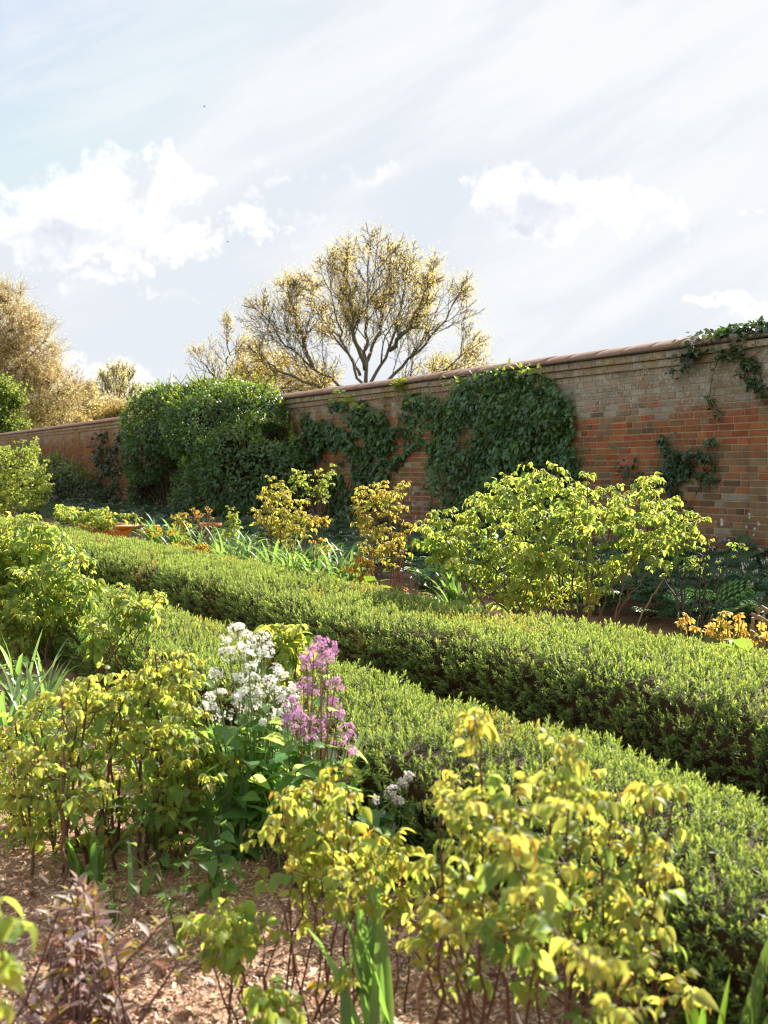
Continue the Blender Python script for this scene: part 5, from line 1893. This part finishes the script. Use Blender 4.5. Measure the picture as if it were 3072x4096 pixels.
# broad ribbed leaves
def broad(name, label, pts, size, col, group=None, Y=4.65, cat='broad-leaved plant'):
    base = thing(name, gp(pts[0][0], Y), label, cat, group)
    mb = MB()
    k = len(pts)
    T = A_([onY(a, c, Y + rng.normal(0, .12)) for a, c in pts])
    T[:, 2] = np.maximum(T[:, 2] - .08, .01)
    a = rng.uniform(0, 6.3, k)
    ev = rng.uniform(.15, 1.0, k)
    D = np.stack([np.cos(a) * np.cos(ev), np.sin(a) * np.cos(ev), np.sin(ev)], 1)
    t2 = leaf_tpl([(0, .25), (.15, .7), (.35, 1.0), (.6, .95), (.82, .6), (1.0, .06)], .45, .35, .42, .4)
    inst(mb, t2, frames(D, nrm(A_([0, 0, 1.0]) + jit(k, .35))), T, rng.uniform(.75, 1.25, k) * size, cjit(A_(col), k, .15))
    mb.build('foliage', M_STRAP, base)
    return base


broad('broad_leaf_plant', 'broad upright yellow-green leaves at the back edge of the far hedge, left of the label',
      [(x, y) for x, y in zip(rng.uniform(1310, 1500, 15), rng.uniform(2290, 2350, 15))], .20, (.17, .24, .045))
broad('broad_leaf_plant', 'sprawling broad leaves with white glints at the left foot of the large rose',
      [(x, y) for x, y in zip(rng.uniform(1600, 1890, 34), rng.uniform(2385, 2470, 34))], .20, (.17, .23, .075))
broad('broad_leaf_plant', 'broad pale leaves lying under the yellow flowers at the right edge',
      [(x, y) for x, y in zip(rng.uniform(2750, 3080, 20), rng.uniform(2530, 2590, 20))], .17, (.17, .23, .08), Y=4.55)
broad('broad_leaf_plant', 'dark low leafy clump in the shade behind the label',
      [(x, y) for x, y in zip(rng.uniform(1650, 1780, 60), rng.uniform(2240, 2350, 60))], .13, (.045, .09, .035), Y=5.9)


# yellow flowers: nodding blooms with turned back petals
def bloom_tpl():
    V, F = [], []
    for k in range(6):
        a = k * math.pi / 3
        c, s_ = math.cos(a), math.sin(a)
        rows = [(.05, .10, 0), (.45, .26, -.28), (.85, .24, -.20), (1.0, .05, .08)]
        o2 = len(V)
        for (u, w, z) in rows:
            for sg in (-1, 1):
                V.append((c * u - s_ * w * sg, s_ * u + c * w * sg, z))
        for i in range(3):
            F.append((o2 + 2 * i, o2 + 2 * i + 1, o2 + 2 * i + 3, o2 + 2 * i + 2))
    return A_(V, dtype=float), A_(F)


BLOOM = bloom_tpl()


def bulbs(name, label, Y, blooms, petal, size, stemc=(.13, .19, .05), bare=(), group=None):
    b = gp(np.mean([q[0] for q in blooms]), Y)
    base = thing(name, b, label, 'flower', group)
    mbs = MB()
    for (px, py) in list(blooms) + list(bare):
        pY = Y + rng.normal(0, .05)
        c = onY(px, py, pY)
        rt = A_([c[0] + rng.normal(0, .03), pY, 0])
        top = c + A_([0, 0, .02])
        ln = bez(rt, A_([rt[0], rt[1], c[2] * .8]), top, 7)
        ln = np.concatenate([ln, [top + A_([.012, -.006, .008]), top + A_([.022, -.01, -.004])]])
        tube(mbs, ln, .0028, stemc, 5)
        if (px, py) in bare:
            continue
        mb = MB()
        k = rng.integers(1, 3)
        ax = nrm(A_([0, -.3, -.6]) + jit(k, .45))
        inst(mb, BLOOM, frames(nrm(np.cross(ax, jit(k))), ax), c + jit(k, .008), rng.uniform(.8, 1.2, k) * size, cjit(A_(petal), k, .1))
        mb.build('bloom', M_PETAL, base, smooth=False)
    mbs.build('stem', M_CANE, base)
    return base


YEL = (.72, .52, .11)
G_Y = 'yellow bulb flowers'
bulbs('yellow_lily', 'smallest clump of nodding yellow flowers, leftmost of three behind the far hedge at the right', 4.7,
      [(2728, 2490), (2762, 2488), (2738, 2515), (2720, 2505), (2775, 2512), (2785, 2518), (2740, 2472)], YEL, .032, bare=[(2710, 2470), (2795, 2480)], group=G_Y)
bulbs('yellow_lily', 'thickest clump of nodding yellow flowers, in the middle of the three at the right edge', 4.7,
      [(2830, 2530), (2850, 2510), (2845, 2525), (2870, 2485), (2885, 2482), (2900, 2488), (2890, 2510), (2880, 2550), (2865, 2548), (2895, 2555), (2900, 2545), (2915, 2545), (2912, 2512), (2825, 2535), (2890, 2465), (2905, 2465)], YEL, .034, bare=[(2845, 2475), (2935, 2510)], group=G_Y)
bulbs('yellow_lily', 'clump of nodding yellow flowers beside the cut brown canes at the right edge', 4.7,
      [(2955, 2470), (2970, 2500), (2960, 2525), (2980, 2525), (3020, 2540), (3035, 2545), (3045, 2500), (2950, 2545), (3015, 2570), (2990, 2580), (3068, 2545)], YEL, .034, bare=[(3000, 2515)], group=G_Y)
bulbs('yellow_lily', 'spikes of small yellow flowers in the shade beside the tool handles at the left', 5.3,
      [(560, 2120), (572, 2130), (590, 2118), (600, 2125), (605, 2140), (625, 2105), (635, 2120), (640, 2110), (630, 2135), (618, 2150), (690, 2118), (683, 2130), (700, 2130), (675, 2135), (645, 2135)], (.55, .42, .04), .05, group=G_Y)
bulbs('yellow_lily', 'few small orange-yellow flowers among the broad leaves left of the label', 4.75,
      [(1310, 2268), (1375, 2275), (1400, 2280), (1420, 2282), (1475, 2290), (1460, 2310)], (.60, .30, .05), .032, group=G_Y)
bulbs('faded_lily', 'withered pinkish flower stalks over the broad leaves at the left foot of the large rose', 4.75,
      [(1625, 2350), (1690, 2385), (1700, 2372), (1675, 2380), (1710, 2400), (1755, 2350), (1780, 2355), (1685, 2420), (1690, 2440)], (.46, .22, .12), .022, group=G_Y, bare=[(1640, 2325), (1720, 2345)])

# ================================================================== BLEEDING HEARTS (ground cover in the shade of the wall)
def fern_tpl(pairs=6):
    V, F = [], []

    def quad(p, d, L, w):
        d = nrm(d)
        s_ = A_([-d[1], d[0], 0])
        o2 = len(V)
        for q in (p, p + d * L * .5 + s_ * w, p + d * L - A_([0, 0, .05]), p + d * L * .5 - s_ * w):
            V.append(q)
        F.append((o2, o2 + 1, o2 + 2, o2 + 3))
    for k in range(pairs):
        u = .2 + .7 * k / (pairs - 1)
        z = -.35 * u * u
        L = .42 * math.sin(math.pi * (.25 + .68 * u))
        for sg in (-1, 1):
            d = A_([sg * .85, .5, -.1])
            p = A_([0, u, z])
            for j in range(3):
                pj = p + nrm(d) * L * (.1 + .3 * j)
                quad(pj, A_([sg * .4, .9, 0]), L * .42, .045)
                quad(pj, A_([sg * .9, -.2, 0]), L * .36, .04)
            quad(p + nrm(d) * L * .8, d, L * .4, .05)
    quad(A_([0, .88, -.27]), A_([0, 1, -.2]), .2, .06)
    return A_(V), A_(F)


FERN = fern_tpl()
mb = MB()
X = []
while len(X) < 3300:
    x = rng.uniform(-34, -4.2)
    y = rng.uniform(5.45, 9.95)
    z_ = depth((x, y, .2))
    lim = 5.55 + .8 * (vnoise([[x * .7, 0, 0]], 3)[0] - .2)
    if y > lim and rng.random() < min(1, (9 / z_) ** 1.3):
        X.append((x, y, 0))
X = A_(X)
k = len(X)
X[:, 2] = .05 + .22 * fbm(X * .9, 13) + rng.uniform(0, .12, k)
a = rng.uniform(0, 6.3, k)
ev = rng.uniform(.0, .75, k)
D = np.stack([np.cos(a) * np.cos(ev), np.sin(a) * np.cos(ev), np.sin(ev)], 1)
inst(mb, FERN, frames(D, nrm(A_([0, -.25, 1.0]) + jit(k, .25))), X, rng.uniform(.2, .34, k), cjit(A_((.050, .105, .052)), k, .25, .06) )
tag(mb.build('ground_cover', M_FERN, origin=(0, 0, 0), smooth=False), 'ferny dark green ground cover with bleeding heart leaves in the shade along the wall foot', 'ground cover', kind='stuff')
# white hearts on arching stalks
mb = MB()
HEART3 = (A_([(0, 0, 0), (.30, 0, -.35), (0, .2, -.45), (-.30, 0, -.35), (0, -.2, -.45), (0, 0, -1.0)], dtype=float) * A_([1, 1, 1]),
          [A_([(0, 2, 1), (0, 3, 2), (0, 4, 3), (0, 1, 4), (5, 1, 2), (5, 2, 3), (5, 3, 4), (5, 4, 1)])])
sel = rng.choice(k, 620, replace=False)
for i in sel:
    if X[i][1] < 6.4:
        continue
    p0 = X[i].copy()
    d = nrm(A_([rng.normal(), rng.normal(), 0]))
    h = rng.uniform(.10, .24)
    e = p0 + d * .07 + A_([0, 0, h])
    tube(mb, bez(p0, p0 + A_([0, 0, h * 1.1]), e, 5), .002, (.14, .15, .08), 4, cap=False)
    n = rng.integers(3, 7)
    q = e - d * np.linspace(0, .06, n)[:, None] + A_([0, 0, .012]) + rng.normal(0, .008, (n, 3))
    I = np.repeat(np.eye(3)[None], n, 0)
    inst(mb, HEART3, I, q, rng.uniform(.022, .034, n), cjit(A_((.66, .60, .54)), n, .1, .04))
tag(mb.build('ground_flowers', M_PETAL, origin=(0, 0, 0), smooth=False), 'white nodding bleeding heart flowers dotted over the ferny ground cover', 'flowers', kind='stuff')

# ================================================================== THINGS MADE BY PEOPLE
def box(mb, x0, x1, y0, y1, z0, z1, col, taper=0.0):
    t = taper
    V = A_([(x0 + t, y0 + t, z0), (x1 - t, y0 + t, z0), (x1 - t, y1 - t, z0), (x0 + t, y1 - t, z0), (x0, y0, z1), (x1, y0, z1), (x1, y1, z1), (x0, y1, z1)])
    mb.add(V, A_([(3, 2, 1, 0), (4, 5, 6, 7), (0, 1, 5, 4), (1, 2, 6, 5), (2, 3, 7, 6), (3, 0, 4, 7)]), col)


M_PAINT = plainmat('barrow_paint', None, .45, .5, 30, .2)
M_WOOD = plainmat('tool_wood', None, .7, .3, 40, .35, .2)
M_METAL = plainmat('tube_metal', None, .35, .5, 50, .15, metal=.6)
# orange barrow behind the far hedge: flared tray, rim, wheel, legs and handles
YB = 4.42
xa, xb = -16.17, -15.07
zr = .40
b = A_([(xa + xb) / 2, YB + .3, 0])
base = thing('garden_barrow', b, 'orange garden barrow with flared rim standing behind the far hedge', 'wheelbarrow')
mb = MB()
OR = (.62, .22, .03)
outer = [(xa, YB - .02), (xb, YB - .02), (xb - .05, YB + .62), (xa + .12, YB + .62)]
inner = [(xa + .22, YB + .14), (xb - .22, YB + .14), (xb - .22, YB + .48), (xa + .22, YB + .48)]


def shell(mb, top, bot, zt, zb, th, col):
    V, F = [], []
    for (ring, z) in ((top, zt), (bot, zb)):
        V += [(x, y, z) for x, y in ring]
    cx, cy = np.mean([q[0] for q in top]), np.mean([q[1] for q in top])
    for (ring, z) in ((top, zt), (bot, zb + th)):
        V += [(x + (cx - x) * .05, y + (cy - y) * .07, z) for x, y in ring]
    for i in range(4):
        j = (i + 1) % 4
        F += [(i, j, 4 + j, 4 + i), (8 + j, 8 + i, 12 + i, 12 + j), (j, i, 8 + i, 8 + j)]
    F += [(7, 6, 5, 4), (12, 13, 14, 15)]
    mb.add(A_(V), A_(F), col)


shell(mb, outer, inner, zr, .13, .012, OR)
mb.build('tray', M_PAINT, base, smooth=False)
mb = MB()
V, F = grid(np.linspace(xa + .06, xb - .04, 24), np.linspace(YB + .02, YB + .58, 14), lambda Q: zr - .07 + .10 * fbm(Q * 7 + 3, 5))
mb.add(V, F, cjit(A_((.10, .07, .04)), len(V), .4))
mb.build('tray_fill', M_BARK, base, smooth=False)  # added dark fill that makes the inside of the tray dark
mb = MB()
ring = A_([(x, y, zr + .012) for x, y in outer + outer[:1]])
for p, q in zip(ring[:-1], ring[1:]):
    tube(mb, [p, (p + q) / 2, q], .022, (.66, .27, .05), 8)
mb.build('rim', M_PAINT, base)
mb = MB()
for yy in (YB + .2, YB + .44):
    tube(mb, [(xa + .2, yy, .12), (xb - .3, yy, .10), (xb - .2, yy, .0)], .016, (.10, .10, .10), 8)
mb.build('leg', M_METAL, base)
mb = MB()
aa = np.linspace(0, 2 * math.pi, 19)
wc = A_([xa + .16, YB + .32, .12])
tube(mb, wc + np.stack([np.cos(aa) * .10, 0 * aa, np.sin(aa) * .10], 1), .03, (.03, .03, .03), 8)
tube(mb, [wc + A_([0, -.07, 0]), wc, wc + A_([0, .07, 0])], .045, (.3, .3, .3), 10)
mb.build('wheel', M_PAINT, base)


def pole(name, label, pts, rad, cols, parts, mats, cat='garden tool', group=None):
    base = thing(name, pts[0], label, cat, group)
    mb = MB()
    tube(mb, A_(pts), rad, cols[0], 8)
    mb.build(parts[0], mats[0], base)
    return base


def pz(px, py, Y):
    return onY(px, py, Y)


t = pole('rake', 'long blue-grey metal tool handle with a green grip lying across the orange barrow', [pz(420, 2105, YB + .2), pz(520, 2105, YB + .6), pz(640, 2104, YB + 1.2)], .018, [(.42, .46, .52)], ['shaft'], [M_METAL], group='tools laid across the barrow')
mb = MB()
tube(mb, [pz(638, 2104, YB + 1.19), pz(668, 2104, YB + 1.33)], .022, (.03, .12, .08), 8)
mb.build('grip', M_PAINT, t)
mb = MB()
e = pz(415, 2105, YB + .18)
tube(mb, [e + A_([0, -.16, -.03]), e, e + A_([0, .16, -.03])], .011, (.25, .25, .26), 6)
for k in range(9):
    tube(mb, [e + A_([0, -.16 + .04 * k, -.02]), e + A_([-.02, -.16 + .04 * k, -.10])], .005, (.25, .25, .26), 5)
mb.build('tine', M_METAL, t)
t = pole('garden_fork', 'brown wooden fork handle with a bent end resting on the orange barrow', [pz(450, 2114, YB + .3), pz(530, 2111, YB + .6), pz(562, 2105, YB + .72), pz(582, 2100, YB + .8)], .022, [(.26, .14, .075)], ['shaft'], [M_WOOD], group='tools laid across the barrow')
mb = MB()
e = pz(446, 2114, YB + .28)
tube(mb, [e + A_([.02, -.09, 0]), e + A_([-.02, 0, 0]), e + A_([.02, .09, 0])], .013, (.2, .2, .2), 6)
for k in (-1, 0, 1):
    tube(mb, [e + A_([0, .08 * k, 0]), e + A_([-.22, .08 * k, -.02])], .008, (.2, .2, .2), 5)
mb.build('tine', M_METAL, t)
pole('tool_handle', 'plain brown wooden tool handle below the metal one on the barrow', [pz(480, 2113, YB + .45), pz(560, 2111, YB + .85), pz(655, 2109, YB + 1.35)], .018, [(.17, .10, .06)], ['shaft'], [M_WOOD], group='tools laid across the barrow')

# wooden box with a knob on its lid, by the wall behind the barrow
p0 = pz(437, 2103, 6.6)
p1 = pz(479, 2078, 6.6)
base = thing('wooden_box', (p0[0], 6.8, 0), 'low brown wooden box with a knob behind the orange barrow', 'box')
mb = MB()
box(mb, p0[0], p1[0], 6.6, 6.95, 0, p1[2] - .03, (.22, .12, .06))
mb.build('crate', M_WOOD, base, smooth=False)
mb = MB()
box(mb, p0[0] - .02, p1[0] + .02, 6.58, 6.97, p1[2] - .028, p1[2], (.28, .16, .085))
mb.build('lid', M_WOOD, base, smooth=False)
mb = MB()
hts = np.linspace(0, 1, 7)
kc = A_([p0[0] + .1, 6.75, p1[2]])
tube(mb, kc + np.stack([0 * hts, 0 * hts, hts * .1], 1), .05 * np.sqrt(np.clip(1 - (2 * hts - .9) ** 2, .05, 1)), (.24, .13, .07), 10)
mb.build('knob', M_WOOD, base)

# terracotta pot in the shade behind the bare rose stems
pc = gp(838, 6.2)
z_ = depth(pc)
wr = 46 * z_ / FPX
hp = P(838, 2092, z_)[2]
base = thing('terracotta_pot', pc, 'large orange terracotta pot glowing behind the bare rose stems', 'flower pot')
mb = MB()
th = np.linspace(0, 2 * math.pi, 29)[:-1]
prf = [(.70, 0), (.88, .5), (.95, .84), (1.04, .85), (1.05, 1.0), (.94, 1.0), (.9, .8), (.6, .78)]
V = np.concatenate([np.stack([pc[0] + np.cos(th) * r * wr, pc[1] + np.sin(th) * r * wr, np.full(28, z * hp)], 1) for r, z in prf])
i = np.arange(len(prf) - 1)[:, None] * 28
j = np.arange(28)[None]
k2 = (j + 1) % 28
mb.add(V, np.stack([i + j, i + k2, i + 28 + k2, i + 28 + j], -1).reshape(-1, 4), (.40, .125, .05))
mb.build('pot', plainmat('terracotta', None, .8, .2, 20, .3, .2), base)
mb = MB()
mb.add(np.stack([pc[0] + np.cos(th) * .89 * wr, pc[1] + np.sin(th) * .89 * wr, np.full(28, .82 * hp)], 1), np.arange(28)[None], (.06, .04, .03))
mb.build('potting_soil', M_BARK, base)

# black plant label with white lettering marks
lb = gp(1513, 4.55)
lz = depth(lb)
c = P(1515, 2298, lz)
base = thing('plant_label', lb, 'small black label plate with a white line of writing on a thin stake', 'plant label')
mb = MB()
tube(mb, [lb, (lb[0], lb[1], c[2])], .004, (.04, .04, .045), 6)
mb.build('stake', M_METAL, base)
R_ = nrm(A_([RT[0], RT[1], .25]))
U_ = nrm(A_([0, 0, 1]) - FW * .35)
U_ = nrm(U_ - R_ * np.dot(U_, R_))
Nn = np.cross(R_, U_)
hw_, hh_ = .037, .028
mb = MB()
cor = [c + R_ * a * hw_ + U_ * d * hh_ + Nn * e for e in (0, -.003) for a, d in ((-1, -1), (1, -1), (1, 1), (-1, 1))]
mb.add(A_(cor), A_([(0, 1, 2, 3), (7, 6, 5, 4), (0, 4, 5, 1), (1, 5, 6, 2), (2, 6, 7, 3), (3, 7, 4, 0)]), (.035, .037, .045))
pl = mb.build('plate', M_PAINT, base, smooth=False)
mb = MB()
for (u0, u1, v) in ((-.30, -.16, 0), (-.10, .02, .0), (.05, .20, 0), (.23, .36, 0), (-.05, .05, .35)):
    q = [c + R_ * a * hw_ + U_ * (v + d) * hh_ + Nn * .0015 for a, d in ((u0, -.07), (u1, -.07), (u1, .07), (u0, .07))]
    mb.add(A_(q), A_([(0, 1, 2, 3)]), (.6, .6, .6))
w_ = mb.build('writing', M_PAINT, None, smooth=False, origin=tuple(lb))
w_.location = (0, 0, 0)
w_.parent = pl

# cut brown canes at the right edge
base = thing('cut_canes', gp(3030, 5.0), 'stump of cut brown canes beside the yellow flowers at the right edge', 'pruned shrub')
for ln in ([(3010, 2560), (3012, 2540), (3010, 2470)], [(3050, 2570), (3040, 2500), (3027, 2425)], [(3062, 2560), (3060, 2520), (3055, 2460)], [(3090, 2500), (3040, 2470), (3005, 2455)], [(3100, 2470), (3070, 2440), (3045, 2425)], [(3120, 2540), (3080, 2500), (3020, 2470)]):
    mb = MB()
    l3 = A_([onY(a, d, 5.0 + .1 * rng.normal()) for a, d in ln])
    l3 = np.concatenate([[[l3[0][0], 5.0, 0]], l3])
    tube(mb, l3, np.linspace(.014, .009, len(l3)), cjit(A_((.24, .14, .075)), 1)[0], 7)
    mb.build('cane', M_CANE, base)

# two birds far off
for (px, py, s_, lab) in ((818, 427, .30, 'tiny dark bird gliding high in the blue part of the sky'), (912, 968, .32, 'tiny dark bird just right of the big left cloud')):
    c = P(px, py, 115)
    base = thing('bird', c, lab, 'bird', 'birds in the sky')
    mb = MB()
    hts = np.linspace(-1, 1, 9)
    prf = np.sqrt(np.clip(1 - hts ** 2, .01, 1)) * .03
    tube(mb, c + RT * (hts * .11)[:, None], prf, (.05, .05, .055), 8)
    for sg in (-1, 1):
        d = nrm(FW * sg + A_([0, 0, .5]))
        V = [c + RT * .05, c - RT * .05, c + d * s_ * .55 + RT * .02, c + d * s_ * .55 - RT * .06, c + d * s_ + A_([0, 0, -.08]) - RT * .10]
        V = A_(V)
        V = np.concatenate([V, V + A_([0, 0, -.008])])
        mb.add(V, [A_([(0, 1, 3, 2), (5, 7, 8, 6), (0, 2, 7, 5), (1, 6, 8, 3)]), A_([(2, 3, 4), (7, 9, 8), (2, 4, 9), (4, 3, 8)])], (.05, .05, .055))
    mb.add(A_([c - RT * .10, c - RT * .18 + FW * .05, c - RT * .18 - FW * .05, c - RT * .10 + A_([0, 0, .012])]), [A_([(0, 1, 2), (3, 2, 1)])], (.05, .05, .055))
    mb.build('body', plainmat('feather', None, .7, .2), base, smooth=False)
# light straw stalks on the clematis
base = thing('dry_grass', gp(2700, WY - .12), 'two thin dry grass stalks with pale seed heads standing before the bare brick', 'dry stalks')
for pl_ in ([(2640, 1980), (2630, 1760), (2585, 1500)], [(2660, 1980), (2640, 1760), (2560, 1535)], [(2600, 1900), (2560, 1780), (2530, 1640)], [(2680, 1900), (2700, 1700), (2730, 1560)]):
    mb = MB()
    l3 = A_([onY(a, d, WY - .10) for a, d in pl_])
    l3 = bez(l3[0], l3[1], l3[2], 10)
    tube(mb, l3, np.linspace(.005, .002, 10), (.24, .20, .11), 4)
    if pl_[2][1] < 1550:
        k = 16
        inst(mb, LEAF_Q, frames(nrm(A_([0, 0, 1.0]) + jit(k, .6)), nrm(jit(k))), l3[-1] + jit(k, .018) + A_([0, 0, .02]), rng.uniform(.02, .045, k), A_((.50, .42, .28)))
    mb.build('stalk', M_CANE, base)
